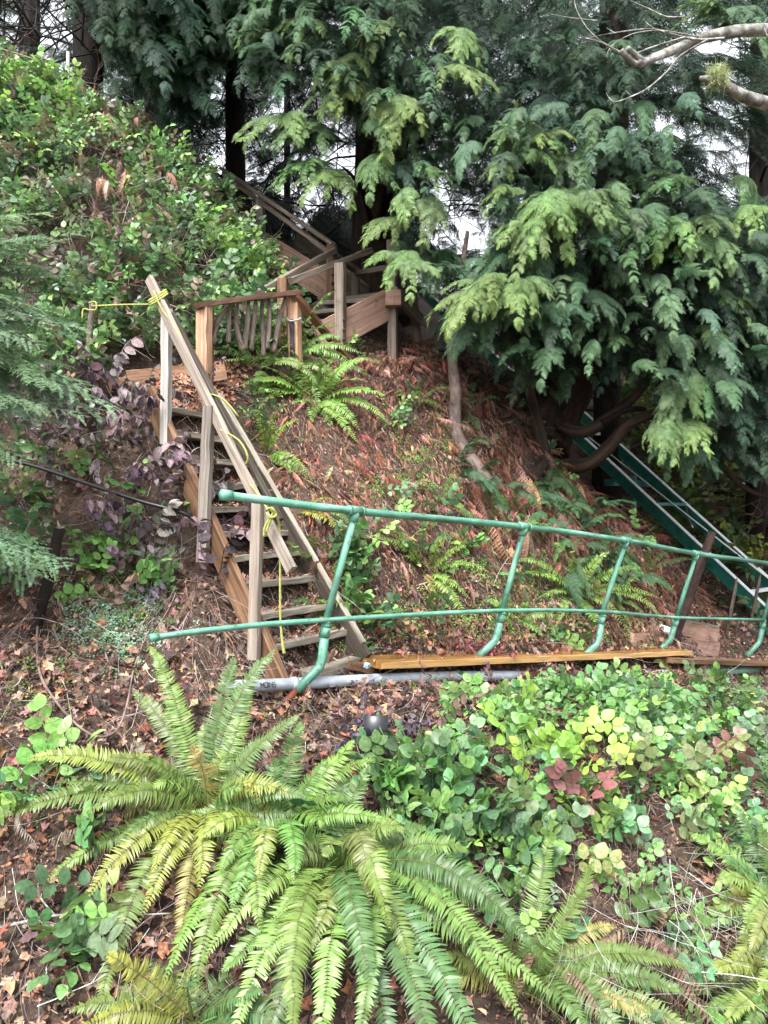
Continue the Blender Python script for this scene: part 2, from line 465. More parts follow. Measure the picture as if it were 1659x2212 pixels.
FERN_G = [(.075, .16, .04), (.105, .205, .045), (.055, .13, .04), (.12, .215, .05)]
FERN_Y = [(.30, .30, .06), (.36, .28, .10), (.24, .26, .05)]
def fern_obj(name, label, crown, spec, N0=Vector((0, -.55, .83)), pal=FERN_G, npin=34, plen=.075, group=None, seed=0, rach=(.16, .15, .05), wr=.2):
    """spec: list of (tip Vector, lift, yellow 0..1)"""
    e = empty(name, crown, label, 'fern', group); rr = random.Random(seed)
    for k, (tip, lift, ye) in enumerate(spec):
        d = tip - crown; L = d.length
        sdv = d.cross(Vector((0, -.3, 1))).normalized()
        mid = crown + d * rr.uniform(.42, .6) + Vector((0, -.25, 1)) * lift * L * rr.uniform(.85, 1.2) + sdv * L * rr.gauss(0, .08)
        pts = curve(crown, mid, tip, 16, .004, seed * 99 + k)
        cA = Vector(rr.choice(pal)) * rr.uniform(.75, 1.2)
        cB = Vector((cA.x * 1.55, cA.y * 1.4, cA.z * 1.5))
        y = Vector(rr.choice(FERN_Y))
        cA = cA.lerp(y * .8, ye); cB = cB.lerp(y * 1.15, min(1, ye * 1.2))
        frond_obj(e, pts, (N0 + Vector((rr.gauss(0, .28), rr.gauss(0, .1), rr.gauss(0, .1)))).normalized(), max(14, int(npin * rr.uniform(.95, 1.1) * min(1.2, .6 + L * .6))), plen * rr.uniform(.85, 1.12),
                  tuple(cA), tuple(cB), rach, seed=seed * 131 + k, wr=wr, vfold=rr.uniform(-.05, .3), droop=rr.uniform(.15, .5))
    return e

# ------------------------------------------------------------------ cedar sprays
def spray(seed, nl=9, teeth=3, droop=.35):
    r = random.Random(seed); V, F, T = [], [], []
    def add(pts, fs, ts):
        b = len(V); V.extend(pts); F.extend([tuple(i + b for i in f) for f in fs]); T.extend(ts)
    add([(0, -.008, 0), (0, .008, 0), (1, .003, -droop), (.5, -.008, -droop * .25), (.5, .008, -droop * .25)], [(0, 1, 4, 3), (3, 4, 2)], [0, 0, .9, .4, .4])
    for i in range(nl):
        t = (i + .4) / nl
        for sg in (-1, 1):
            tt = t + r.uniform(-.03, .03)
            L = (.46 * (1 - t) ** .75 + .10) * r.uniform(.8, 1.15) * min(1, .55 + t * 2.5)
            a = math.radians(52 - 22 * t + r.uniform(-7, 7)) * sg
            ca, sa = math.cos(a), math.sin(a); bz = -droop * tt * tt
            ld = r.uniform(.1, .55)
            def q(u, w):
                x = tt + (u * ca - w * sa) * L; y = (u * sa + w * ca) * L
                return (x, y, bz - droop * 1.0 * (x * x - tt * tt) * .7 - ld * (u * L) ** 2 * 1.6 + r.uniform(-.006, .006))
            w = .03 / max(L, .2)
            pts = [q(0, -w * .8), q(0, w * .8), q(1, 0)]; fs = [(0, 2, 1)]
            ts = [t * .5, t * .5, min(1, .35 + .65 * t + .3)]
            for k in range(teeth):
                u0 = .10 + .82 * k / teeth
                tl = (.36 if teeth > 2 else .44) * (1 - .62 * k / teeth) * r.uniform(.8, 1.15)
                c = min(1, .15 + .5 * t + .5 * u0)
                for s2 in (-1, 1):
                    b = len(pts); bw = tl * .26 + .02; ua = u0 + (.04 if s2 > 0 else 0)
                    pts += [q(ua - .03, 0), q(ua + bw, 0), q(ua + tl * .78, s2 * tl * .62)]
                    ts += [c * .7, c * .8, min(1, c + .25)]; fs.append((b, b + 1, b + 2))
            add(pts, fs, ts)
    return Tpl(V, F, np.clip(T, 0, 1))

def compose(parts):
    """parts: list of (Tpl, R3x3, T3, t_lo, t_hi)"""
    V, L, S, T = [], [], [], []; n = 0
    for tp, R, t, lo, hi in parts:
        V.append(tp.V @ np.asarray(R, dtype=np.float32).T + np.asarray(t, dtype=np.float32))
        L.append(tp.L + n); S.append(tp.S); T.append(lo + (hi - lo) * tp.T); n += len(tp.V)
    return Tpl(np.concatenate(V), (np.concatenate(L).astype(np.int32), np.concatenate(S).astype(np.int32)), np.concatenate(T))

def branch(seed, sprays, n=11, sscale=.42, bow=.12, sag=.32, tilt=.5):
    r = random.Random(seed); parts = []
    def axis(t): return Vector((t, 0, bow * math.sin(t * PI) * .6 - sag * t * t))
    mb_v, mb_f, mb_t = [], [], []
    for i in range(9):
        p = axis(i / 8); rr = .011 * (1 - .8 * i / 8)
        for k in range(3):
            a = 2 * PI * k / 3; mb_v.append((p.x, p.y + math.cos(a) * rr, p.z + math.sin(a) * rr)); mb_t.append(0)
    for i in range(8):
        for k in range(3):
            a = i * 3 + k; b = i * 3 + (k + 1) % 3; mb_f.append((a, b, b + 3, a + 3))
    parts.append((Tpl(mb_v, mb_f, mb_t), np.eye(3), (0, 0, 0), 0, .0))
    for i in range(n):
        t = .10 + .86 * i / (n - 1)
        p = axis(t); d = (axis(min(1, t + .02)) - axis(t - .02)).normalized()
        for sg in (-1, 1):
            if r.random() < .08: continue
            a = math.radians(58 - 25 * t + r.uniform(-12, 12)) * sg
            sc = sscale * (1.08 - .62 * t) * min(1, .6 + 1.6 * t) * r.uniform(.75, 1.15)
            x = Vector((math.cos(a), math.sin(a), 0)); x = (x + Vector((0, 0, -r.uniform(.0, .38))) + d * .15).normalized()
            up = Vector((r.gauss(0, .15), sg * tilt * r.uniform(-.2, .7), 1)).normalized()
            R = basis(np.array([x]), np.array([up]), sc)[0]
            parts.append((r.choice(sprays), R, p, .1 + .2 * t, .55 + .45 * t))
    R = basis(np.array([(axis(1) - axis(.93))[:]]), np.array([(0, 0, 1)]), sscale * .55)[0]
    parts.append((r.choice(sprays), R, axis(.97), .4, 1))
    return compose(parts)

SPR_H = [spray(k, 9, 4, .3 + .14 * (k % 3)) for k in range(6)]
SPR_L = [spray(20 + k, 6, 2, .35) for k in range(6)]
BR_H = [branch(k, SPR_H, 12, .38, .18 + .1 * (k % 2), .26 + .1 * (k % 3), .35) for k in range(8)]
BR_L = [branch(40 + k, SPR_L, 9, .40, .12, .26 + .12 * (k % 3), .4) for k in range(6)]

def needle_spray(seed, n=26):
    r = random.Random(seed); V, F, T = [], [], []
    V += [(0, -.006, 0), (0, .006, 0), (1, 0, -.1)]; F.append((0, 1, 2)); T += [0, 0, .3]
    for i in range(n):
        t = .03 + .95 * i / n
        for sg in (-1, 1):
            a = math.radians(r.uniform(45, 72)) * sg; L = .13 * r.uniform(.7, 1.15) * (1 - .4 * t)
            z = -.1 * t * t; b = len(V); dz = r.uniform(-.05, .03)
            V += [(t - .014, 0, z), (t + .018, 0, z), (t + math.cos(a) * L * .6 + .016, math.sin(a) * L * .6 + .008, z + dz * .5), (t + math.cos(a) * L, math.sin(a) * L, z + dz)]
            F += [(b, b + 1, b + 2), (b, b + 2, b + 3)]; T += [.1, .1, .6, min(1, .4 + t * .6)]
    return Tpl(V, F, T)
NS = [needle_spray(k) for k in range(4)]
def yew_branch(seed):
    r = random.Random(seed); parts = []
    ax = Tpl([(0, -.008, 0), (0, .008, 0), (1, 0, -.2), (0, 0, .012)], [(0, 1, 2), (1, 3, 2), (3, 0, 2)], [0, 0, 0, 0])
    parts.append((ax, np.eye(3), (0, 0, 0), 0, 0))
    for i in range(15):
        t = .05 + .93 * i / 15
        for sg in (-1, 1):
            a = math.radians(r.uniform(38, 62)) * sg; sc = .42 * (1 - .72 * t) * r.uniform(.7, 1.2)
            x = np.array([(math.cos(a), math.sin(a), -r.uniform(0, .35))])
            R = basis(x, np.array([(r.gauss(0, .15), r.gauss(0, .2), 1)]), sc)[0]
            p0 = Vector((t, 0, -.2 * t)); parts.append((r.choice(NS), R, p0, .1, 1))
            if sc > .2:
                for q in (.35, .6, .8):
                    for s2 in (-1, 1):
                        a2 = a + math.radians(45) * s2
                        R2 = basis(np.array([(math.cos(a2), math.sin(a2), -r.uniform(0, .4))]), np.array([(0, r.gauss(0, .2), 1)]), sc * .42 * (1.2 - q))[0]
                        xx = x[0] / np.linalg.norm(x[0]) * sc * q
                        parts.append((r.choice(NS), R2, (p0.x + xx[0], p0.y + xx[1], p0.z + xx[2]), .2, 1))
    return compose(parts)
YEW = [yew_branch(k) for k in range(4)]

# ------------------------------------------------------------------ terrain (one height field)
CTL = []
for px, py, Y in [
    (-500, 2212, 2.9), (0, 2212, 3.0), (400, 2212, 3.0), (830, 2212, 3.1), (1250, 2212, 3.3), (1659, 2212, 3.7), (2200, 2212, 4.0),
    (-400, 1900, 3.3), (0, 1900, 3.4), (400, 1900, 3.5), (830, 1900, 3.6), (1250, 1900, 3.9), (1659, 1900, 4.4),
    (-300, 1700, 3.7), (0, 1700, 3.75), (400, 1700, 3.9), (830, 1700, 4.05), (1250, 1700, 4.5), (1659, 1700, 5.2),
    (0, 1550, 4.05), (300, 1520, 4.25), (620, 1530, 4.45), (900, 1530, 4.65), (1250, 1520, 5.5), (1500, 1520, 6.6), (1659, 1580, 6.4),
    (600, 1475, 4.72), (780, 1452, 5.15), (680, 1450, 5.0), (940, 1450, 5.6), (1050, 1446, 6.0), (1250, 1440, 6.7), (1460, 1430, 7.6), (1640, 1445, 8.7), (1800, 1460, 9.5),
    (800, 1405, 5.55), (950, 1405, 5.95), (1200, 1400, 6.9), (1350, 1395, 7.7), (1500, 1395, 8.6),
    (900, 1300, 6.0), (1100, 1300, 6.6), (1300, 1300, 7.6), (1420, 1310, 8.2),
    (800, 1150, 6.2), (1000, 1150, 6.9), (1200, 1150, 7.7), (1350, 1180, 8.4),
    (640, 950, 6.9), (850, 950, 7.5), (1050, 970, 8.1), (1200, 1030, 8.6),
    (560, 1010, 6.5), (640, 1150, 5.9), (740, 1300, 5.55),
    (520, 860, 7.0), (620, 790, 7.4), (750, 800, 7.9), (860, 790, 8.5), (1000, 810, 8.9),
    (930, 750, 9.3), (1100, 910, 9.3), (1250, 1050, 9.0), (1450, 1205, 8.9), (1600, 1340, 9.2),
    (560, 750, 7.7), (500, 740, 7.2), (700, 770, 8.2), (780, 720, 9.2),
    (420, 835, 6.5), (380, 870, 6.2), (300, 790, 6.8), (440, 800, 7.0), (240, 800, 6.6),
    (-300, 40, 8.4), (0, 160, 8.5), (150, 235, 8.7), (300, 325, 9.0), (480, 475, 9.8), (560, 570, 9.7), (610, 640, 9.3),
    (560, 680, 8.4), (450, 640, 7.8), (300, 620, 7.3), (100, 620, 7.0), (-200, 600, 6.9), (0, 400, 7.8), (200, 400, 7.9), (370, 470, 8.3), (500, 560, 8.7),
    (100, 820, 6.4), (-200, 900, 6.0), (0, 1000, 5.8), (200, 980, 5.85), (320, 960, 5.8), (0, 1250, 5.0), (250, 1250, 5.1), (380, 1180, 5.35), (460, 1300, 4.95),
    (0, 1400, 4.55), (250, 1400, 4.6), (480, 1420, 4.65), (-300, 1400, 4.5),
    (820, 650, 10.6), (700, 600, 11.2), (620, 640, 10.3), (560, 520, 11.5),
]:
    p = P(px, py, Y); CTL.append((p.x, p.y, p.z))
for x, y, z in [(2.0, 10.3, .1), (2.9, 10.1, -.9), (1.3, 10.8, 1.1), (4.0, 10.2, -1.6), (5.2, 10.5, -2.1), (2.9, 13.2, .75), (.9, 16, 3.9), (5, 14, .4), (7.5, 13, -.4),
                (4, 17, 3.0), (8, 18, 3.2), (6, 22, 6.2), (0, 22, 6.4), (-6, 20, 6.3), (-1, 14, 4.7), (-3, 12, 4.6), (-6, 12, 5.9), (-9, 14, 7.0), (12, 14, -.5), (14, 22, 5), (-10, 24, 7), (12, 8, -2.2), (7, 6, -2.1),
                (-3, 1.8, -2.05), (0, 1.8, -2.05), (3, 1.8, -2.15), (-3, 0, -2.15), (0, 0, -2.15), (3, 0, -2.15), (8, 2, -2.2), (-8, 1, -2.1), (-8, 5, -.6), (-9, 9, 3.5), (0, -6, -2.4), (-8, -6, -2.4), (8, -6, -2.4), (0, 32, 7), (-16, 32, 7.4), (16, 32, 7)]:
    CTL.append((x, y, z + CZ))
# ground just beneath the lower flight
SB = P(690, 1450, 4.98); ST = P(400, 880, 6.18)
for t in (.12, .35, .6, .85):
    q = SB.lerp(ST, t); CTL.append((q.x, q.y + .05, q.z - .16))
CTL = np.array(CTL)
def _kern(d): return np.sqrt(d * d + .04)
_d = np.linalg.norm(CTL[:, None, :2] - CTL[None, :, :2], axis=-1)
_n = len(CTL); _A = np.zeros((_n + 3, _n + 3)); _A[:_n, :_n] = _kern(_d) - np.eye(_n) * .035
_A[:_n, _n] = 1; _A[:_n, _n + 1:] = CTL[:, :2]; _A[_n, :_n] = 1; _A[_n + 1:, :_n] = CTL[:, :2].T
_w = np.linalg.solve(_A, np.concatenate([CTL[:, 2], np.zeros(3)]))
def _noise2(x, y):
    o = np.zeros_like(x)
    for k, (f, a) in enumerate([(1.3, .045), (2.9, .03), (6.1, .018), (13.0, .010)]):
        o += a * np.sin(f * x + 1.7 * k + 1.3 * np.sin(f * .7 * y + k)) * np.cos(f * y * 1.1 - .8 * k + 1.1 * np.sin(f * .8 * x))
    return o
def height(x, y):
    x = np.asarray(x, float); y = np.asarray(y, float); sh = x.shape; x = x.ravel(); y = y.ravel(); out = np.empty(len(x))
    for i in range(0, len(x), 20000):
        xs, ys = x[i:i + 20000], y[i:i + 20000]
        xc = np.clip(xs, -18, 18); yc = np.clip(ys, -8, 34)
        d = np.sqrt((xc[:, None] - CTL[None, :, 0]) ** 2 + (yc[:, None] - CTL[None, :, 1]) ** 2)
        out[i:i + 20000] = _kern(d) @ _w[:_n] + _w[_n] + xc * _w[_n + 1] + yc * _w[_n + 2]
    return (out + _noise2(x, y)).reshape(sh)
xs = np.concatenate([-np.geomspace(160, 9, 16), np.arange(-8.6, 9.0, .06), np.geomspace(9.2, 160, 16)])
ys = np.concatenate([-np.geomspace(160, 1.2, 14), np.arange(-1, 2.4, .2), np.arange(2.4, 13.0, .05), np.arange(13, 22, .2), np.geomspace(22.5, 200, 20)])
GX, GY = np.meshgrid(xs, ys); GZ = height(GX, GY)
nx, ny = len(xs), len(ys)
def ground():
    V = np.stack([GX, GY, GZ], -1).reshape(-1, 3).astype(np.float32)
    i = (np.arange(ny - 1)[:, None] * nx + np.arange(nx - 1)[None]).ravel()
    L = np.stack([i, i + 1, i + nx + 1, i + nx], -1).ravel().astype(np.int32)
    me = bpy.data.meshes.new('ground'); me.vertices.add(len(V)); me.vertices.foreach_set('co', V.ravel())
    me.loops.add(len(L)); me.loops.foreach_set('vertex_index', L); me.polygons.add(len(i))
    me.polygons.foreach_set('loop_start', np.arange(len(i), dtype=np.int32) * 4); me.polygons.foreach_set('loop_total', np.full(len(i), 4, dtype=np.int32))
    me.polygons.foreach_set('use_smooth', np.ones(len(i), dtype=bool)); me.update(calc_edges=True)
    me.materials.append(M['soil']); o = bpy.data.objects.new('ground', me); C.objects.link(o)
    tag(o, 'steep brown hillside of wet soil under leaf litter', 'hillside', kind='structure')
ground()
def interp(x, y):
    ix = np.clip(np.searchsorted(xs, x) - 1, 0, nx - 2); iy = np.clip(np.searchsorted(ys, y) - 1, 0, ny - 2)
    fx = (x - xs[ix]) / (xs[ix + 1] - xs[ix]); fy = (y - ys[iy]) / (ys[iy + 1] - ys[iy])
    return (GZ[iy, ix] * (1 - fx) * (1 - fy) + GZ[iy, ix + 1] * fx * (1 - fy) + GZ[iy + 1, ix] * (1 - fx) * fy + GZ[iy + 1, ix + 1] * fx * fy)
def gz(x, y): return float(interp(np.array([x]), np.array([y]))[0])
def gnormal(x, y, e=.06):
    dx = (interp(x + e, y) - interp(x - e, y)) / (2 * e); dy = (interp(x, y + e) - interp(x, y - e)) / (2 * e)
    return nrm(np.stack([-dx, -dy, np.ones_like(dx)], -1))
def hit(px, py, y0=2.3, y1=22):
    """first ground point on the sight line through a pixel"""
    Y = np.arange(y0, y1, .02); x = (px - 829.5) / FPX * Y; z = CZ - (py - 1106) / FPX * Y
    g = interp(x, Y); k = np.argmax(g > z)
    if not (g > z).any(): k = len(Y) - 1
    return Vector((x[k], Y[k], g[k]))
# pool of points spread evenly over the slope surface
def make_pool(n, x0, x1, y0, y1):
    x = rng.uniform(x0, x1, n * 3); y = rng.uniform(y0, y1, n * 3); N = gnormal(x, y)
    keep = rng.random(n * 3) < np.minimum(1, .28 / N[:, 2])
    x, y, N = x[keep][:n], y[keep][:n], N[keep][:n]
    return np.stack([x, y, interp(x, y)], -1), N
POOL, PN = make_pool(420000, -5.5, 7.5, 2.5, 13)
PPX, PPY = proj(POOL)
print('pool', len(POOL))
def inpoly(px, py, poly):
    c = np.zeros(len(px), bool); j = len(poly) - 1
    for i in range(len(poly)):
        xi, yi = poly[i]; xj, yj = poly[j]
        c ^= ((yi > py) != (yj > py)) & (px < (xj - xi) * (py - yi) / (yj - yi + 1e-9) + xi); j = i
    return c
def soft(px, py, blobs):
    w = np.zeros(len(px))
    for cx, cy, rx, ry, a in blobs: w = np.maximum(w, a * np.exp(-(((px - cx) / rx) ** 2 + ((py - cy) / ry) ** 2)))
    return w
STEP_ZONE = [(340, 860), (500, 870), (790, 1440), (600, 1480)]
def sample(n, poly=None, w=None, avoid_steps=False):
    m = np.ones(len(POOL))
    if poly is not None: m *= inpoly(PPX, PPY, poly)
    if w is not None: m *= w
    if avoid_steps: m *= ~inpoly(PPX, PPY, STEP_ZONE)
    s = m.sum()
    if s <= 0: return np.zeros(0, int)
    return rng.choice(len(POOL), n, p=m / s)
def rand_dirs(n): return nrm(rng.normal(0, 1, (n, 3)))
def lay(b, tpls, idx, size, lift, palA, palB=None, tilt=.5, downhill=.0, jit=.15, sz=(1, 1, 1)):
    """lay pieces on the slope"""
    if len(idx) == 0: return
    for k, tp in enumerate(tpls):
        ii = idx[k::len(tpls)]; n = len(ii)
        if n == 0: continue
        N = PN[ii]; up = nrm(N + rand_dirs(n) * tilt)
        X = rand_dirs(n); g = np.array([0, 0, -1.0]); gd = nrm(g - N * (N @ g)[:, None])
        X = nrm(X * (1 - downhill) + gd * downhill * 1.5); X = nrm(X - up * np.sum(X * up, -1, keepdims=True) * .8)
        s = size[0] + (size[1] - size[0]) * rng.random(n) ** 1.6
        T = POOL[ii] + N * rng.uniform(lift[0], lift[1], (n, 1)) + rng.normal(0, .01, (n, 3))
        A = pick(palA, n, jit); B = A * 1.12 if palB is None else pick(palB, n, jit)
        b.add(tp, basis(X, up, s[:, None] * np.array(sz)[None]), T, A, B)

# ------------------------------------------------------------------ lower flight of steps
LB, LT = P(598, 1468, 4.72), P(325, 862, 5.83)
RB, RT = P(782, 1420, 5.24), P(478, 892, 6.42)
up_run = (LT - LB).normalized(); wdir = (RB - LB).normalized()
st = empty('lower_staircase', LB, 'weathered steep open timber steps with sloping handrail climbing the bank at left', 'staircase')
o = MB().board(LB - up_run * .05, LT + up_run * .05, .045, .18, (0, 0, 1), warp=.01, seg=12, jit=.003).build('stringer', M['wood_string'], st)
o['label'] = 'orange brown near side board of the steps'
MB().board(RB - up_run * .03, RT + up_run * .05, .04, .17, (0, 0, 1), seg=12, jit=.003).build('stringer', M['wood_dark'], st)
MB().board(RB - up_run * .03 + Vector((0, 0, .125)), RT + up_run * .05 + Vector((0, 0, .125)), .044, .02, (0, 0, 1), seg=12, jit=.002).build('stringer_cap', M['wood_tread'], st)
TREADS = []
hw = wdir.copy(); hw.z = 0; hw.normalize(); back = Vector((-hw.y, hw.x, 0)); back = back if back.y > 0 else -back
ty = [1385, 1322, 1258, 1203, 1152, 1100, 1052, 1000, 945, 893]
for i, yy in enumerate(ty):
    # step i: find param whose front edge at the centre projects to yy
    t = .5; lo, hi = 0, 1
    for _ in range(30):
        t = (lo + hi) / 2; q = (LB.lerp(LT, t) + RB.lerp(RT, t)) / 2
        y_ = 1106 - (q.z - CZ) / q.y * FPX
        if y_ > yy: lo = t
        else: hi = t
    a = LB.lerp(LT, t) + hw * .02; b_ = RB.lerp(RT, t) - hw * .02
    tl = random.uniform(-.012, .012); 
    if i == 6: tl = .05
    a = a + Vector((0, 0, -tl)); b_ = b_ + Vector((0, 0, tl)); off = back * .09
    MB().board(a + off, b_ + off, .20, .042, (0, random.uniform(-.06, .1), 1), jit=.002, warp=random.uniform(-.008, .008)).build('tread', M['wood_tread'], st)
    TREADS.append((a + Vector((0, 0, .022)), b_ + Vector((0, 0, .022)), back))
MB().board(P(655, 1462, 4.92), P(785, 1424, 5.32), .12, .07, warp=.0).build('bottom_board', M['wood_tread'], st)
MB().board(P(340, 862, 6.15) , P(470, 880, 6.62), .03, .14).build('top_riser', M['wood_brown'], st)
for (a, b_, w, t, mt, lab) in [((357, 1005 - 45, 5.62), (361, 668, 5.66), .066, .055, 'wood_white', 'whitened grey upper post'),
                          ((437, 1215, 5.16), (452, 878, 5.2), .072, .055, 'wood_grey', 'peeling grey middle post'),
                          ((548, 1425, 4.74), (557, 1086, 4.8), .066, .055, 'wood_pale', 'pale brown lower post')]:
    o = MB().board(P(*a), P(*b_), w, t, (-.35, -1, 0), jit=.002).build('handrail_post', M[mt], st); o['label'] = lab
a, b_ = P(322, 602, 5.78), P(630, 1232, 4.66)
MB().board(a, b_, .072, .036, (-.75, -.55, .25), warp=.008, seg=14, jit=.002).build('handrail', M['wood_pale'], st)
MB().board(a + Vector((.03, .035, -.015)), P(600, 1120, 4.86) + Vector((.012, .045, -.01)), .03, .045, (-.75, -.55, .25), seg=14).build('handrail_backing', M['wood_dark'], st)

# yellow rope tied along the handrail
def onrail(t, o=(0, 0, 0)): return a.lerp(b_, t) + Vector(o)
stake = MB().tube([P(192, 775, 6.15), P(194, 720, 6.12), P(199, 655, 6.1)], [.026, .024, .02], 7, wob=.12, sub=3).build('wooden_stake', M['stick'])
tag(stake, 'thin grey stake standing in leaves with yellow rope knotted to its top', 'stake')
K1 = onrail(.075, (-.02, -.04, .03))
mb = MB()
mb.tube([P(199, 661, 6.07), P(270, 658, 5.95), P(335, 655, 5.78), K1], .0062, 6, sub=3)
for k in range(3):
    mb.tube([onrail(.07 + k * .008) + Vector((math.cos(t) * .065 - .0, math.sin(t) * .05, math.sin(t * 1.0 + 1) * .05)) for t in np.linspace(0, 2 * PI, 9)], .007, 6, sub=2)
pts = [K1, P(352, 672, 5.60), P(385, 715, 5.5), P(410, 785, 5.4), P(417, 810, 5.44)]
mb.tube(pts, .0062, 6, sub=4)
mb.tube([P(438, 852, 5.4), P(462, 853, 5.30), P(487, 866, 5.22), P(515, 900, 5.2)], .0062, 6, sub=3)
mb.tube([P(475, 928, 5.12), P(515, 950, 5.02), P(535, 985, 4.96), P(530, 1005, 5.0)], .0062, 6, sub=3)
mb.tube([P(530, 1035, 5.0), P(552, 1060, 4.83), P(573, 1092, 4.74), P(578, 1100, 4.72)], .0062, 6, sub=3)
mb.tube([P(192, 655, 6.07), P(206, 652, 6.05), P(208, 668, 6.05), P(194, 670, 6.05), P(180, 668, 6.04), P(178, 690, 6.04)], .007, 6, sub=3)
o = mb.build('yellow_rope', M['rope']); tag(o, 'taut yellow rope from thin stake winding down the pale handrail', 'rope')
mb = MB()
mb.tube([P(578, 1098, 4.73), P(590, 1104, 4.70), P(583, 1120, 4.7), P(572, 1138, 4.7), P(570, 1160, 4.7)], .0075, 6, sub=3)
mb.tube([P(580, 1100, 4.71), P(592, 1108, 4.70), P(600, 1122, 4.72), P(604, 1142, 4.76), P(605, 1200, 4.78), P(605, 1290, 4.78), P(606, 1345, 4.78), P(611, 1395, 4.77), P(614, 1412, 4.77)], [.0075] * 7 + [.010, .012], 6, sub=3)
mb.tube([P(575, 1103, 4.72), P(586, 1097, 4.68), P(597, 1112, 4.7), P(586, 1118, 4.66), P(577, 1108, 4.68)], .0075, 6, sub=3)
mb.tube([P(598, 1112, 4.7), P(587, 1120, 4.67), P(580, 1135, 4.68), P(575, 1150, 4.68)], .007, 6, sub=3)
o = mb.build('hanging_rope', M['rope']); tag(o, 'yellow rope end knotted at lower post and hanging over the steps', 'rope')

# ------------------------------------------------------------------ landing board and stick fence
o = MB().board(P(232, 826, hit(232, 860).y - .06), P(485, 800, hit(485, 835).y - .04), .05, .17, (0, 0, 1), warp=-.01, seg=14, jit=.003).build('retaining_board', M['wood_orange'])
tag(o, 'orange stained board on edge holding back soil at the landing above the steps', 'board')
fe = empty('stick_fence', P(440, 885, 6.45), 'rustic fence of bare sticks between two orange posts under a wet brown rail', 'fence')
o = MB().board(P(440, 892, 6.45), P(441, 664, 6.45), .105, .09, (-.4, -1, 0), jit=.002).build('post', M['wood_orange'], fe); o['label'] = 'left orange striped post'
MB().board(P(452, 892, 6.53), P(453, 668, 6.53), .04, .08, (-.4, -1, 0)).build('post_strip', M['wood_brown'], fe)
o = MB().board(P(638, 800, 7.15), P(636, 642, 7.15), .10, .09, (-.4, -1, 0), jit=.002).build('post', M['wood_orange'], fe); o['label'] = 'right orange post with black strip and tape'
tp = MB().board(P(632, 798, 7.08), P(630, 690, 7.08), .042, .012, (-.3, -1, 0)).build('rubber_strip', M['black'], o)
MB().tube([P(620, 690, 7.08), P(628, 694, 7.03), P(642, 691, 7.04), P(650, 688, 7.1), P(640, 685, 7.24), P(622, 687, 7.2), P(620, 690, 7.08)], .008, 6).build('tape', M['pvc'], o)
MB().board(P(427, 661, 6.38), P(645, 633, 7.16), .09, .045, warp=.01, seg=12, jit=.003).build('top_rail', M['wood_wetdark'], fe)
MB().board(P(638, 640, 7.10), P(758, 784, 7.55), .075, .06, (-.3, -.6, .7), warp=0, jit=.003).build('sloping_rail', M['wood_wetdark'], fe)
zs = [((290, 960), (215, 1060), (180, 1210)), ((288, 985), (284, 1080), (280, 1200)), ((335, 955), (332, 1100), (372, 1250)), ((405, 940), (402, 1080), (380, 1240)),
      ((452, 935), (440, 1090), (425, 1250)), ((492, 930), (500, 1100), (502, 1290)), ((535, 925), (540, 1080), (522, 1240)), ((645, 915), (610, 1040), (565, 1260))]
for k, pts in enumerate(zs):
    q = []
    for x, y in pts:
        dx, dy = 398 + .34 * x, 332 + .34 * y; Y = 6.45 + (dx - 440) / 198 * .7; q.append(P(dx, dy, Y + .02))
    r0 = random.uniform(.019, .025)
    MB().tube(q, [r0 * .8, r0, r0 * 1.1], 8, wob=.09, sub=6).build('stick', M['stick'], fe)

# ------------------------------------------------------------------ upper stairs and platform
us = empty('upper_staircase', P(735, 793, 8.1), 'brown timber staircase with platform and double handrails among the cedars', 'staircase')
def ub(name, a, b_, w, t, mt='wood_deck', up=(0, 0, 1), par=us, **k):
    return MB().board(P(*a), P(*b_), w, t, up, **k).build(name, M[mt], par)
VU = (-.3, -1, 0)
ub('post', (735, 800, 8.1), (735, 570, 8.1), .10, .10, up=VU)
ub('post', (717, 668, 8.9), (717, 529, 8.9), .10, .10, 'wood_brown', up=VU)
pf = ub('post', (849, 795, 8.6), (848, 652, 8.6), .10, .10, up=VU)
ub('post', (848, 640, 8.7), (846, 520, 8.7), .10, .10, up=VU)
ub('post', (905, 775, 9.2), (887, 592, 9.2), .10, .10, up=VU)
ub('post', (612, 745, 7.75), (612, 602, 7.75), .10, .08, 'wood_brown', up=VU)
ub('post', (768, 650, 9.35), (768, 582, 9.35), .09, .09, up=VU)
ub('post', (494, 470, 10.35), (493, 376, 10.35), .11, .09, 'wood_pale', up=VU)
ub('post', (564, 520, 9.95), (563, 428, 9.95), .09, .09, 'wood_pale', up=VU)
for a, b_, w, t in [((478, 364, 10.42), (720, 528, 8.86), .07, .04), ((500, 390, 10.36), (713, 546, 8.93), .04, .05),
                    ((545, 640, 7.45), (722, 541, 8.82), .075, .06), ((628, 607, 7.7), (800, 541, 8.75), .075, .06),
                    ((724, 551, 8.95), (772, 586, 9.35), .075, .05), ((770, 590, 9.3), (850, 577, 8.75), .05, .06)]:
    ub('handrail', a, b_, w, t, 'wood_deck', seg=10, jit=.002)
o = ub('stringer', (688, 735, 7.95), (838, 657, 8.58), .05, .32, 'wood_red', jit=.003); o['label'] = 'reddish mossy side board of the short flight'
o = ub('stringer', (590, 733, 8.35), (735, 652, 8.95), .05, .26, 'wood_deck')
o = ub('stringer', (520, 500, 10.65), (722, 628, 9.0), .05, .33, 'wood_red', jit=.003); o['label'] = 'pale reddish side board of the top flight'
ub('stringer', (640, 520, 11.2), (790, 640, 9.5), .05, .26, 'wood_deck')
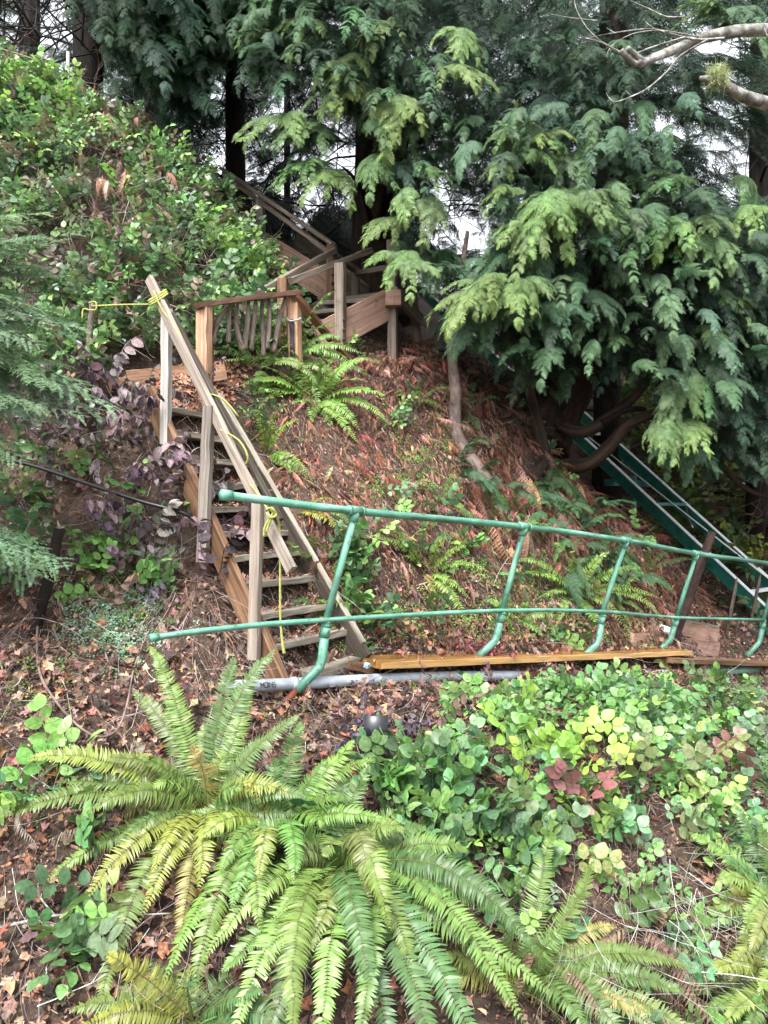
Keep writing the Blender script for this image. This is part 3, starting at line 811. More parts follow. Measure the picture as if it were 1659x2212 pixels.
for k, (lx, ly, lY, rx, ry, rY) in enumerate([(690, 660, 8.78, 800, 653, 8.62), (655, 682, 8.63, 760, 672, 8.42), (632, 703, 8.48, 722, 697, 8.2), (615, 726, 8.35, 700, 718, 8.05), (600, 748, 8.25, 690, 742, 7.95)]):
    ub('tread', (lx, ly, lY + .1), (rx, ry, rY + .1), .22, .045, 'wood_tread')
for k in range(8):
    t = (k + .5) / 8; a = P(688, 651, 9.15).lerp(P(760, 642, 9.75), t * .9); b_ = P(838, 637, 8.62).lerp(P(880, 628, 9.3), t * .9)
    MB().board(a.lerp(b_, .02 * random.random()), b_, .085, .035).build('deck_board', M['wood_deck'], us)
ub('joist', (703, 655, 9.0), (842, 645, 8.58), .05, .12)
MB().board(P(833, 645, 8.5), P(866, 645, 8.5), .10, .17).build('beam_end', M['wood_red'], us)
ub('diagonal_brace', (853, 632, 8.6), (908, 692, 9.1), .05, .15)
ub('joist', (858, 640, 8.6), (893, 640, 9.2), .05, .15)
for k in range(4): ub('tread', (700 - 42 * k, 640 - 29 * k, 9.1 + .34 * k), (775 - 38 * k, 637 - 29 * k, 9.6 + .34 * k), .22, .04, 'wood_tread')
mb = MB()
for x, y, Y in [(743, 691, 8.03), (743, 713, 8.03), (743, 733, 8.03), (719, 594, 8.83), (719, 612, 8.83), (719, 628, 8.83)]:
    MB().ball(P(x, y, Y), .018, (1, .6, 1), 6, .02).build('bolt', M['iron'], us)


# ------------------------------------------------------------------ green pipe railing
posts = [((768, 1104, 4.86), (692, 1440, 4.78), (640, 1492, 4.66)), ((1133, 1138, 6.0), (1071, 1383, 5.92), (1034, 1418, 5.8)),
         ((1352, 1168, 6.92), (1290, 1392, 6.85), (1248, 1428, 6.7)), ((1505, 1196, 7.9), (1448, 1383, 7.8), (1415, 1413, 7.7)), ((1682, 1220, 8.9), (1640, 1388, 8.85), (1612, 1418, 8.75))]
gr = empty('green_railing', P(692, 1440, 4.78), 'peeling green pipe railing on bent posts along the plank walkway', 'railing')
tops = [P(480, 1069, 4.2)] + [P(*p[0]) for p in posts] + [P(1800, 1242, 10.0)]
mb = MB().tube(tops, .0245, 12, sub=4)
mb.build('top_rail', M['green'], gr)
e = (tops[1] - tops[0]).normalized()
MB().tube([tops[0] - e * .004, tops[0] + e * .055], .031, 12).build('end_cap', M['green'], gr)
mids = [P(328, 1378, 3.95), P(480, 1358, 4.22)]
midt = []
for p in posts:
    tt, el = P(*p[0]), P(*p[1]); f = .72 if p is posts[0] else .75
    midt.append(tt.lerp(el, f))
mp = [P(705, 1338, 4.80), P(1085, 1318, 5.94), P(1303, 1320, 6.87), P(1462, 1333, 7.83), P(1650, 1338, 8.86)]
mids += [q + Vector((-.02, -.035, 0)) for q in mp]
MB().tube(mids, .0165, 10, sub=4).build('middle_rail', M['green'], gr)
e = (mids[1] - mids[0]).normalized()
MB().tube([mids[0] - e * .01, mids[0] + e * .035], .022, 10).build('end_cap', M['green'], gr)
for k, (a, b_, c) in enumerate(posts):
    A, B, Cc = P(*a), P(*b_), P(*c); d = (B - A).normalized(); d2 = (Cc - B).normalized()
    m = mp[k] + Vector((0, .005, 0)); m2 = m + (B - m) * .28
    po = MB().tube([A, m], .0225, 12).tube([m, m2], .024, 12).build('post', M['green'], gr)
    MB().tube([m2 - d * .0, B - d * .05, B + d2 * .01, B + d2 * .06, Cc], [.029, .030, .029, .028, .028], 12).build('elbow', M['green'], po)
    MB().tube([m - d * .0, m + d * .03], .031, 12).build('clamp', M['green'], po)
    MB().tube([m2 - d * .055, m2 - d * .03], .031, 12).tube([m2 - d * .032, m2 + d * .03], .034, 12).build('collar', M['green'], po)
    mb = MB().tube([A + d * .01, A + d * .07], .031, 12)
    ax = (tops[k + 2] - tops[k]).normalized(); mb.tube([A - ax * .055, A + ax * .055], .032, 12).tube([A - ax * .062, A - ax * .045], .0345, 12).tube([A + ax * .045, A + ax * .062], .0345, 12)
    mb.build('tee_fitting', M['green'], po)
    if k == 0:
        MB().tube([Cc, Cc + d2 * .13], .020, 10).build('rusty_end', M['rust'], po)

# ------------------------------------------------------------------ pipe, walkway boards
pp = [P(485, 1484, 4.35), P(640, 1477, 4.70), P(940, 1462, 5.45), P(1200, 1458, 6.35), P(1500, 1454, 7.75), P(1515, 1452, 7.85)]
o = MB().tube(pp, .0375, 14, sub=4).build('drain_pipe', M['pvc']); tag(o, 'long light grey plastic drain pipe lying below the walkway', 'pipe')
q1 = P(640, 1477, 4.70) ; e = (P(940, 1462, 5.45) - q1).normalized()
MB().tube([q1 - e * .04, q1 + e * .0], .043, 14).build('coupling', M['pvc'], o)
mb = MB(); e0 = (pp[1] - pp[0]).normalized()
def pipe_pt(s_, ang):
    c = pp[0].lerp(pp[1], s_); x = e0.cross(Vector((0, 0, 1))).normalized(); y = x.cross(e0)
    if x.y > 0: x = -x
    return c + (x * math.cos(ang) + abs(1) * Vector((0, 0, 1)) * math.sin(ang)) * .0392
glyphs = [[((0, 0), (0, 1)), ((0, 1), (.5, .4)), ((.5, .4), (1, 1)), ((1, 1), (1, 0))], [((0, 0), (1, 0)), ((1, 0), (1, 1)), ((1, 1), (0, 1)), ((0, 1), (0, 0))],
          [((0, 0), (0, 1)), ((0, 1), (1, .5)), ((1, .5), (0, 0))], [((0, 0), (0, 1)), ((0, 1), (1, 1)), ((0, .5), (.9, .5)), ((0, 0), (1, 0)), ((1, 0), (1, .5))]]
for k, g in enumerate(glyphs):
    s0 = .44 + k * .055
    for (x0, y0), (x1, y1) in g: mb.tube([pipe_pt(s0 + x0 * .038, -.15 + y0 * .75), pipe_pt(s0 + x1 * .038, -.15 + y1 * .75)], .0022, 4)
mb.build('printed_marks', M['ink'], o)
o = MB().tube([P(1515, 1453, 7.86), P(1585, 1448, 8.3), P(1640, 1446, 8.7)], .042, 12).build('green_pipe', M['green']); tag(o, 'short green pipe section joined to far end of the grey drain pipe', 'pipe')
A, B = P(782, 1440, 5.02), P(1462, 1410, 7.68)
A2, B2 = P(802, 1421, 5.32), P(1462, 1402, 7.98)
pl = MB(); dd = (B - A).normalized()
o = MB().board((A + A2) / 2, (B + B2) / 2, (A2 - A).length * 1.0, .048, seg=24, jit=.0015, warp=.0).build('walkway_plank', M['wood_wet']); tag(o, 'long wet orange brown walkway plank beside the green posts', 'plank')
off = Vector((.03, -.06, 0)) * .0
s_ = dd.cross(Vector((0, 0, 1))).normalized(); s_ = s_ if s_.y < 0 else -s_
hwid = (A2 - A).length / 2 + .006
MB().board((A + A2) / 2 + s_ * hwid + Vector((0, 0, -.0)), (B + B2) / 2 + s_ * hwid,   .012, .044, seg=24).build('fresh_edge', M['wood_edge'], o)
bl = MB().board(P(789, 1436, 5.0), P(797, 1440, 4.985), .04, .03, ch=.012).build('blue_wrapper', M['blue']); tag(bl, 'small shiny blue scrap stuck at near end of the wet plank', 'scrap')
o = MB().board(P(760, 1437, 5.1), P(800, 1446, 5.2), .09, .06).build('support_block', M['wood_brown']); tag(o, 'short brown block under near end of the wet plank', 'block')
o = MB().board(P(1430, 1424, 7.45), P(1760, 1436, 9.6), .24, .05, seg=12).build('old_plank', M['wood_brown']); tag(o, 'old grey plank continuing the walkway past the wet plank', 'plank')
o = MB().board(P(1430, 1440, 7.45), P(1700, 1452, 9.2), .05, .08, seg=12).build('edge_board', M['wood_brown']); tag(o, 'brown edge board above the green pipe section', 'board')
o = MB().board(P(1366, 1384, hit(1366, 1392).y - .05), P(1550, 1402, hit(1550, 1402).y - .08), .04, .17, seg=10, jit=.004, end_jit=.02).build('retaining_board', M['wood_red']); tag(o, 'lower split reddish board holding soil behind the walkway', 'board')
o = MB().board(P(1440, 1350, hit(1366, 1392).y + .30), P(1548, 1372, hit(1550, 1402).y - .03), .04, .16, seg=10, jit=.004, end_jit=.02).build('retaining_board', M['wood_red']); tag(o, 'upper split reddish board behind the leaning iron pipe', 'board')
o = MB().board(P(1437, 1332, hit(1366, 1392).y + .28), P(1550, 1354, hit(1550, 1402).y - .05), .03, .03).build('batten', M['wood_tread']); tag(o, 'thin dark strip along top of the split reddish boards', 'strip')
o = MB().board(P(1549, 1430, 8.8), P(1551, 1368, 8.8), .04, .04, VU).build('short_stake', M['wood_tread']); tag(o, 'short square stake at right end of the split reddish boards', 'stake')
o = MB().board(P(1560, 1385, 9.0), P(1680, 1420, 9.7), .04, .09).build('loose_board', M['wood_deck']); tag(o, 'weathered loose board sloping down beside the last green post', 'board')
o = MB().board(P(1424, 1355, 8.0), P(1446, 1362, 8.0), .05, .07, (0,0,1)).build('small_box', M['white']); tag(o, 'small white plastic box on a dark bracket behind the fourth green post', 'box')
MB().board(P(1420, 1358, 8.06), P(1452, 1368, 8.06), .03, .14).build('bracket', M['black'], o)
o = MB().tube([P(1448, 1405, 7.95), P(1490, 1290, 8.05), P(1538, 1150, 8.15)], .044, 12, sub=4, wob=.015).build('iron_pipe', M['iron']); tag(o, 'thick rusty iron pipe leaning behind the green railing', 'pipe')
for x0, y0, x1, y1, Y, lab in [(1575, 1345, 1592, 1248, 8.9, 'thin wooden stake with pale pointed tip, left of two before the track'), (1618, 1360, 1643, 1240, 9.3, 'thin brown wooden stake, right of two before the track')]:
    A, B = P(x0 - 8, y0 + 40, Y), P(x1, y1, Y)
    o = MB().tube([A, A.lerp(B, .9), B], [.022, .02, .004], 6, wob=.06).build('wooden_stake', M['stick']); tag(o, lab, 'stake')
A = hit(70, 1375); B = P(128, 1142, A.y + .05)
o = MB().tube([A - Vector((0, 0, .05)), A.lerp(B, .5) + Vector((.01, 0, 0)), B], [.034, .036, .035], 8, wob=.06, sub=4).build('leaning_post', M['bark_dark']); tag(o, 'dark leaning timber post with splintered pale top at lower left', 'post')
MB().tube([B, B + Vector((-.01, 0, .05))], [.012, .002], 5).tube([B + Vector((.0, 0, 0)), B + Vector((.035, 0, .012))], [.010, .004], 5).build('splinter', M['wood_pale'], o)
o = MB().tube([P(-40, 985, 5.35), P(60, 1003, 5.3), P(180, 1042, 5.2), P(300, 1082, 5.12), P(395, 1108, 5.1), P(435, 1135, 5.2)], .013, 8, sub=4).build('black_hose', M['black']); tag(o, 'black hose running downhill through the wilted purple leaves', 'hose')
A = hit(812, 1592) + Vector((0, -.12, .08))
mb = MB(); vs = []; 
for i in range(7):
    t = i / 6; an = math.radians(-60 + 120 * t)
    for h in (0, .11): vs.append(A + Vector((math.sin(an) * .075 + .05 * h, -.06 - math.cos(an) * .05, -.01 + h)))
vs2 = [v + Vector((0, .006, .0)) for v in vs]; fs = [(2 * i, 2 * i + 2, 2 * i + 3, 2 * i + 1) for i in range(6)] + [(14 + 2 * i + 1, 14 + 2 * i + 3, 14 + 2 * i + 2, 14 + 2 * i) for i in range(6)] + [(2 * i + 1, 2 * i + 3, 14 + 2 * i + 3, 14 + 2 * i + 1) for i in range(6)]
mb.add(vs + vs2, fs, vs + vs2, True); o = mb.build('gutter_piece', M['black']); tag(o, 'broken piece of dark plastic gutter half buried in leaves', 'gutter')

def on(px, py, lift=.06):
    h_ = hit(px, py); return P(px, py, h_.y - lift)
mb = MB(); mb.tube([on(-20, 2008), on(60, 1990), on(120, 1978), on(240, 1974, .1), on(300, 1976, .12), on(368, 1973, .1)], [.007, .007, .006, .005, .004, .003], 6, sub=3, wob=.06)
mb.tube([on(120, 1978), on(95, 1950, .08), on(82, 1925, .1), on(86, 1890, .1)], [.004, .004, .003, .002], 5, sub=3); mb.tube([on(185, 1977), on(130, 2040, .1), on(100, 2090, .08), on(110, 2130, .08)], [.004, .004, .003, .002], 5, sub=3)
o = mb.build('bare_twig', M['alder']); tag(o, 'long pale forked twig lying across the soil at lower left', 'twig')
o = MB().tube([on(83, 1320), on(80, 1400, .1), on(92, 1470, .1), on(150, 1550, .1), on(205, 1590, .12), on(250, 1580, .12), on(275, 1520, .1), on(290, 1440, .08), on(318, 1370, .05)], [.007] * 6 + [.006, .005, .004], 6, sub=4, wob=.05).build('woody_vine', M['bark_pale']); tag(o, 'reddish woody vine looping down left of the tall fern', 'vine')
# ------------------------------------------------------------------ tram track
tr = empty('tram_track', (5.25, 10.5, CZ - 1.42), 'dark green steel tram track with sky reflection painted white on its edges rising up the gully', 'track')
TA, TB = Vector((5.25, 10.5, CZ - 1.42)), Vector((.68, 16, CZ + 4.7)); td = (TB - TA).normalized()
TA = TA - td * 2.5; hd = Vector((.77, .64, 0)).normalized() * .92; tu = Vector((0, 0, 1)); tu = (tu - td * tu.dot(td)).normalized()
for o_ in (Vector((0, 0, 0)), hd):
    bm = MB().board(TA + o_, TB + o_, .06, .15, seg=20, jit=0).build('beam', M['green_steel'], tr)
    MB().board(TA + o_ + tu * .082, TB + o_ + tu * .082, .085, .014, seg=20, jit=0).build('flange', M['sky_white'], bm)
    MB().board(TA + o_ - tu * .082, TB + o_ - tu * .082, .085, .014, seg=20, jit=0).build('flange', M['green_steel'], bm)
Ltr = (TB - TA).length
for k in range(6):
    c = TA + td * (1.0 + k * 1.9); MB().board(c + tu * .06, c + hd + tu * .06, .06, .05, jit=0).build('cross_tie', M['sky_white'] if k % 2 else M['green_steel'], tr)
c = TA + td * 2.7
MB().tube([c + hd + tu * .10, c + hd * .55 + td * 1.8 + tu * .10, c + td * 3.9 + tu * .10 + hd * .08], .012, 6).build('cable', M['sky_white'], tr)
for k in range(3):
    c = TA + td * (2.4 + 3.2 * k); MB().tube([c + hd * .5 - Vector((0, 0, 1.3)), c + hd * .5], .05, 8).build('support_leg', M['green_steel'], tr)
    MB().board(c - hd * .15 - tu * .16, c + hd * 1.15 - tu * .16, .1, .1, jit=0).build('cross_beam', M['green_steel'], tr)

# ------------------------------------------------------------------ litter and ground cover
BR = [(.20, .12, .09), (.28, .165, .12), (.13, .08, .06), (.34, .22, .17), (.10, .065, .05), (.24, .17, .145), (.17, .10, .08), (.07, .05, .04)]
BRO = [(.38, .19, .11), (.30, .13, .08), (.42, .25, .16), (.24, .10, .07)]
PUR = [(.105, .078, .088), (.14, .105, .11), (.07, .05, .056), (.17, .135, .135)]
RED = [(.20, .075, .045), (.27, .11, .065), (.13, .055, .038), (.33, .17, .11), (.085, .04, .03), (.22, .11, .075), (.27, .15, .11)]
GRY = [(.42, .38, .34), (.30, .26, .23), (.5, .46, .42), (.2, .16, .13)]
GRN = [(.11, .22, .06), (.15, .28, .075), (.085, .17, .055), (.19, .32, .09), (.12, .22, .10), (.09, .19, .085), (.07, .14, .06)]
SAL = [(.11, .21, .07), (.15, .26, .09), (.085, .165, .065), (.19, .31, .11), (.07, .135, .065), (.15, .23, .14), (.19, .27, .18), (.20, .19, .12), (.17, .12, .09)]
inview = (PPX > -250) & (PPX < 1900) & (PPY < 2400)
W_low = (inview * (PPY > 1250)).astype(float)
W_all = inview.astype(float)
SALBANK = [(-260, 0), (0, 145), (150, 215), (300, 315), (430, 395), (475, 475), (545, 560), (585, 625), (575, 660), (540, 650), (430, 690), (330, 745), (240, 800), (0, 850), (-260, 850)]
m_bank = inpoly(PPX, PPY, SALBANK)
m_right = inpoly(PPX, PPY, [(940, 1500), (1540, 1490), (1545, 1600), (1640, 1660), (1640, 1900), (1560, 2300), (1150, 2300), (1020, 1900), (800, 1760), (820, 1640), (1020, 1560)])
def clump(f, ph, lo=-.2, hi=.5):
    x, y, z = POOL.T; v = np.sin(f * x + ph + 1.4 * np.sin(f * .8 * z + ph)) * np.sin(f * z * 1.1 + 2 * ph + 1.2 * np.sin(f * .7 * y)) + .4 * np.sin(2.3 * f * x + 3 * ph) * np.sin(2.1 * f * z)
    return np.clip((v - lo) / (hi - lo), .06, 1)
m_in = inpoly(PPX - 15, PPY - 55, SALBANK) * 1.0
b = Bulk()   # small fragments of leaves and bark over everything
lay(b, CHIP, sample(70000, w=W_all * (1 - .85 * m_bank)), (.010, .040), (0, .015), BR + PUR[:2] + RED[:2], tilt=.7)
lay(b, CHIP, sample(14000, w=W_low), (.02, .05), (0, .025), BR + BRO, tilt=.8)
_wr = inpoly(PPX, PPY, [(520, 880), (640, 790), (900, 730), (980, 740), (1250, 1035), (1480, 1200), (1540, 1390), (800, 1400), (600, 1060)]) * 1.0
lay(b, CHIP, sample(26000, w=_wr), (.02, .07), (0, .03), RED + BR[:2] + [(.36, .21, .15)], tilt=.6, downhill=.7, sz=(1.7, .4, 1))
lay(b, CHIP, sample(9000, w=W_low), (.02, .07), (0, .03), BR, tilt=.8, downhill=.3, sz=(1.7, .4, 1))
tag(b.build('fine_litter', M['dry']), 'fine brown leaf fragments covering the whole slope', 'litter', kind='stuff')
b = Bulk()
wm = W_all * (PPY > 1180) * (1 - .6 * m_right) * (1 - .5 * inpoly(PPX, PPY, [(750, 1000), (1400, 1100), (1300, 1330), (850, 1300)]))
wm = wm * (1 - soft(PPX, PPY, [(30, 1700, 90, 150, .85), (60, 1500, 50, 60, .6)]))
lay(b, CHIP, sample(9000, w=W_low), (.03, .07), (0, .03), [(.05, .034, .026), (.08, .05, .036), (.035, .028, .022), (.13, .06, .035)], tilt=.8)
lay(b, MAPLE, sample(8500, w=wm), (.03, .11), (.005, .05), BR + BRO + [(.06, .045, .04), (.36, .22, .18), (.42, .30, .25)], tilt=.85, jit=.28)
lay(b, MAPLE, sample(900, w=W_all * (PPY > 1380) * inpoly(PPX, PPY, [(0, 1380), (1000, 1500), (1100, 1700), (600, 1700), (300, 2300), (-100, 2300)])), (.05, .12), (.02, .06), BRO + BR, tilt=.8, jit=.25)
lay(b, MAPLE, sample(700, w=W_all * inpoly(PPX, PPY, [(330, 800), (560, 780), (480, 900), (340, 900)])), (.05, .09), (.005, .03), BRO, tilt=.5)
lay(b, MAPLE, sample(500, w=W_all * inpoly(PPX, PPY, [(800, 1340), (1400, 1330), (1450, 1410), (800, 1425)])), (.05, .1), (.005, .03), BRO + RED, tilt=.5)
tag(b.build('fallen_maple_leaves', M['dry']), 'crumpled orange and brown maple leaves lying all over the bank', 'leaves', kind='stuff')
# litter lying on the steps
b = Bulk(); cnt = 0
for a, c_, bk in TREADS:
    n = 150; u = rng.random(n); v = rng.random(n) ** .7
    T = np.array(a)[None] * (1 - u[:, None]) + np.array(c_)[None] * u[:, None] + np.array(bk)[None] * (v[:, None] * .17 + .01) + np.array([0, 0, .008])
    up = nrm(np.array([0, 0, 1.0]) + rng.normal(0, .35, (n, 3))); X = rand_dirs(n)
    A = pick(BR + BRO + RED, n, .2)
    b.add(CHIP[cnt % 8], basis(X, up, rng.uniform(.02, .055, n)), T, A, A * 1.3)
    n2 = 7; ii = rng.integers(0, n, n2); A = pick(BRO, n2, .2)
    b.add(MAPLE[cnt % 8], basis(rand_dirs(n2), nrm(np.array([0, 0, 1.0]) + rng.normal(0, .4, (n2, 3))), rng.uniform(.05, .1, n2)), T[ii] + [0, 0, .01], A, A * 1.3); cnt += 1
tag(b.build('step_litter', M['dry']), 'wet brown leaves scattered on the wooden treads', 'leaves', kind='stuff')

b = Bulk(); n = 260; u = rng.random(n); v = rng.random(n) ** 2
PA, PB, PA2, PB2 = [np.array(P(*q)) for q in ((782, 1440, 5.02), (1462, 1410, 7.68), (802, 1421, 5.32), (1462, 1402, 7.98))]
T = (PA2 * (1 - u[:, None]) + PB2 * u[:, None]) * (1 - v[:, None]) + (PA * (1 - u[:, None]) + PB * u[:, None]) * v[:, None] + [0, 0, .034]
A = pick(BR + BRO, n, .2); b.add(CHIP[2], basis(rand_dirs(n), nrm(np.array([0, 0, 1.0]) + rng.normal(0, .2, (n, 3))), rng.uniform(.015, .05, n)), T, A, A)
n2 = 26; A = pick(BRO, n2, .2); b.add(MAPLE[3], basis(rand_dirs(n2), nrm(np.array([0, 0, 1.0]) + rng.normal(0, .3, (n2, 3))), rng.uniform(.05, .09, n2)), T[:n2] + [0, 0, .01], A, A * 1.2)
tag(b.build('plank_litter', M['dry']), 'scattered wet leaf scraps on the orange brown walkway plank', 'leaves', kind='stuff')
# dry fern fronds hanging on the slope
def dry_frond(seed, npin=20):
    r = random.Random(seed); pts = [Vector((0, 0, 0))]; d = Vector((1, 0, r.uniform(.1, .5))).normalized()
    for i in range(9):
        d = (d + Vector((0, r.gauss(0, .13), -.10 + r.gauss(0, .06)))).normalized(); pts.append(pts[-1] + d / 9)
    V, F, T = frond_geo(pts, Vector((0, 0, 1)), npin, .085 + .02 * (seed % 3), wr=.34, fwd=.7, droop=1.3, seed=seed, vfold=-.4, rad=.008)
    return Tpl([tuple(v) for v in V], F, np.clip(T, 0, 1))
DRY = [dry_frond(300 + k) for k in range(8)]
REDZ = [(520, 900), (640, 800), (780, 770), (900, 740), (960, 740), (1250, 1035), (1460, 1195), (1560, 1330), (1350, 1330), (1180, 1220), (860, 1160), (700, 1240), (600, 1060)]
wr = inpoly(PPX, PPY, REDZ) * (1 - soft(PPX, PPY, [(620, 880, 90, 80, .8), (900, 1030, 60, 60, .5), (770, 860, 60, 40, .3)]))
b = Bulk()
lay(b, DRY, sample(6500, w=wr), (.08, .34), (.01, .08), RED, tilt=.75, downhill=.55, jit=.35)
wr2 = inview * inpoly(PPX, PPY, [(640, 1060), (1400, 1150), (1520, 1400), (820, 1400), (690, 1240)]).astype(float)
lay(b, DRY, sample(1300, w=wr2), (.08, .28), (.01, .05), RED + BR + BR, tilt=.4, downhill=.6, jit=.2)
lay(b, DRY, sample(110, w=soft(PPX, PPY, [(1130, 1080, 70, 60, 1), (1060, 1040, 50, 40, 1)])), (.35, .7), (.05, .2), RED, tilt=.3, downhill=.9, jit=.15)
lay(b, DRY, sample(300, w=soft(PPX, PPY, [(270, 440, 60, 60, 1), (200, 330, 70, 60, 1), (260, 540, 60, 50, 1), (190, 260, 60, 40, .7)]) * m_bank), (.2, .55), (.12, .42), [(.28, .16, .11), (.40, .27, .2), (.2, .1, .06)], tilt=.5, downhill=.6)
lay(b, DRY, sample(260, w=W_low * (PPX < 900)), (.12, .4), (.02, .06), BR, tilt=.5, downhill=.4)
lay(b, DRY, sample(34, w=soft(PPX, PPY, [(1250, 2090, 160, 60, 1)])), (.3, .5), (.08, .2), [(.20, .14, .10), (.14, .085, .06)], tilt=.5, downhill=.3)
wb = inpoly(PPX, PPY, [(860, 620), (1010, 620), (1130, 800), (1200, 900), (1240, 1010), (1100, 920), (950, 770)]) * 1.0
lay(b, DRY, sample(500, w=wb), (.15, .5), (.01, .15), [(.07, .04, .03), (.12, .07, .05), (.05, .035, .028)], tilt=.8, downhill=.4)
lay(b, TWIG, sample(500, w=wb), (.2, .7), (.02, .25), [(.1, .08, .07), (.2, .16, .14), (.05, .04, .03)], tilt=.9)
lay(b, CHIP, sample(3000, w=wb), (.03, .09), (0, .04), [(.07, .045, .035), (.13, .09, .07), (.04, .05, .025)], tilt=.8)
tag(b.build('dry_fern_litter', M['dry']), 'rust red dead fern fronds draped down the slope between steps and cedar', 'dead ferns', kind='stuff')

# twigs, roots and canes
b = Bulk()
lay(b, CANE, sample(200, w=soft(PPX, PPY, [(450, 1330, 90, 90, 1), (250, 1260, 150, 60, .7), (120, 1350, 100, 60, .5)]), avoid_steps=True), (.2, .6), (.01, .1), GRY + BR, tilt=.6, downhill=.9)
lay(b, CANE, sample(160, w=m_right), (.15, .4), (.03, .12), GRY + BR, tilt=.8, downhill=.3)
lay(b, TWIG, sample(1500, w=soft(PPX, PPY, [(1100, 1650, 200, 80, .6), (1250, 2000, 220, 80, 1), (1300, 1850, 200, 100, .6), (1600, 1600, 80, 120, .8)])), (.08, .3), (.005, .12), GRY + BR, tilt=.9)
lay(b, TWIG, sample(1500, w=W_all * (PPY > 820) * (PPX < 560)), (.1, .45), (.005, .09), GRY[:3] + BR + PUR, tilt=.7, downhill=.4)
lay(b, TWIG, sample(1300, w=m_in), (.2, .55), (.12, .4), GRY + PUR, tilt=.8, downhill=.3)
lay(b, TWIG, sample(2600, w=W_all * (PPY > 800)), (.12, .5), (.005, .06), GRY[:3] + BR, tilt=.6, downhill=.3)
lay(b, TWIG, sample(2600, w=W_all * m_bank), (.2, .6), (.05, .34), GRY + BR, tilt=.8, downhill=.2)
lay(b, CANE, sample(480, w=W_all * (PPY > 900) * (PPX < 700)), (.25, .75), (.01, .09), GRY + [(.3, .17, .13)], tilt=.6, downhill=.6)
lay(b, CANE, sample(450, w=W_all * (PPY > 1400)), (.25, .6), (.01, .09), GRY + BR, tilt=.7, downhill=.5)
lay(b, CANE, sample(260, w=W_all * inpoly(PPX, PPY, [(1150, 1950), (1640, 1850), (1640, 2300), (1200, 2300)])), (.3, .7), (.05, .25), GRY, tilt=.8, downhill=.4)
lay(b, TWIG, sample(3000, w=np.maximum(wr, .4 * wr2)), (.05, .22), (.005, .05), RED + [(.34, .2, .15)], tilt=.5, downhill=.7)
lay(b, CANE, sample(500, w=wr), (.25, .8), (.03, .12), RED + [(.3, .2, .16)], tilt=.5, downhill=.8)
lay(b, CANE, sample(240, w=inpoly(PPX, PPY, [(1480, 1440), (1800, 1440), (1800, 1760), (1560, 1640)]) * 1.0), (.2, .6), (.02, .16), GRY, tilt=.8, downhill=.3)
tag(b.build('twigs_and_roots', M['twig']), 'thin pale twigs and roots strewn over the slope', 'twigs', kind='stuff')

# tiny clover-like weeds
def weed_tpl(seed):
    r = random.Random(seed); parts = []
    for k in range(16):
        a = r.uniform(0, 2 * PI); rr = r.uniform(.1, 1)
        parts.append((ROUND[k % 2], basis(np.array([[math.cos(a), math.sin(a), .2]]), np.array([[r.gauss(0, .3), r.gauss(0, .3), 1]]), r.uniform(.2, .36))[0], (math.cos(a) * rr, math.sin(a) * rr, r.uniform(.05, .5)), 0, 1))
    return compose(parts)
WEED = [weed_tpl(k) for k in range(4)]
b = Bulk()
wv = soft(PPX, PPY, [(1060, 1330, 190, 50, 1), (1180, 1270, 120, 70, 1), (870, 1350, 120, 40, .6), (1000, 1230, 100, 40, .7), (1330, 1370, 100, 30, .6), (900, 1010, 40, 50, .8), (820, 1060, 40, 30, .5), (960, 960, 40, 40, .5),
                     (690, 1385, 60, 25, .8), (130, 1420, 60, 30, .4), (250, 1310, 80, 80, .8), (900, 1490, 60, 20, .5), (600, 1530, 60, 30, .3), (1550, 1560, 120, 70, .6), (60, 1510, 60, 60, .4), (100, 1700, 60, 120, .25)]) * inview
lay(b, WEED, sample(3400, w=wv), (.02, .05), (.0, .02), [(.13, .26, .05), (.18, .32, .07), (.09, .19, .04)], tilt=.3)
lay(b, WEED, sample(350, w=soft(PPX, PPY, [(235, 1350, 70, 60, 1), (290, 1300, 50, 30, 1)])), (.02, .05), (.0, .03), [(.16, .28, .17), (.24, .36, .26)], tilt=.3)
lay(b, WEED, sample(700, w=W_all * (PPY > 850) * (PPX > 500)), (.015, .035), (.0, .015), GRN, tilt=.3)
tag(b.build('small_weeds', M['leaf']), 'low clover-like weeds growing in patches on the slope', 'weeds', kind='stuff')

# ------------------------------------------------------------------ broad leaved sprigs
def sprig_tpl(seed, n=8, lf=None, size=.26, hang=.0):
    r = random.Random(seed); lf = lf or LEAF; parts = []; p = Vector((0, 0, 0)); d = Vector((1, 0, .35)).normalized()
    st_ = [p.copy()]
    for k in range(n):
        d = (d + Vector((0, r.gauss(0, .28), r.gauss(-.10, .14)))).normalized(); p = p + d * (1 / n); st_.append(p.copy())
        side = Vector((-d.y, d.x, 0)).normalized() * (1 if k % 2 else -1)
        x = (d * .35 + side + Vector((0, 0, r.uniform(-.5, .25) - hang))).normalized()
        up = Vector((r.gauss(0, .3), r.gauss(0, .3), 1))
        parts.append((r.choice(lf), basis(np.array([x]), np.array([up]), size * r.uniform(.75, 1.2))[0], p, r.uniform(0, .3), r.uniform(.6, 1)))
    parts.append((r.choice(lf), basis(np.array([d]), np.array([(0, 0, 1)]), size * .9)[0], p, .3, 1))
    V, F = [], []
    for i, q in enumerate(st_):
        for k in range(3): V.append((q.x, q.y + math.cos(k * 2.1) * .010, q.z + math.sin(k * 2.1) * .010))
    for i in range(len(st_) - 1):
        for k in range(3): F.append((i * 3 + k, i * 3 + (k + 1) % 3, i * 3 + 3 + (k + 1) % 3, i * 3 + 3 + k))
    parts.append((Tpl(V, F, [0] * len(V)), np.eye(3), (0, 0, 0), 0, 0))
    return compose(parts)
SPRIG = [sprig_tpl(k, 7 + k % 3) for k in range(8)]
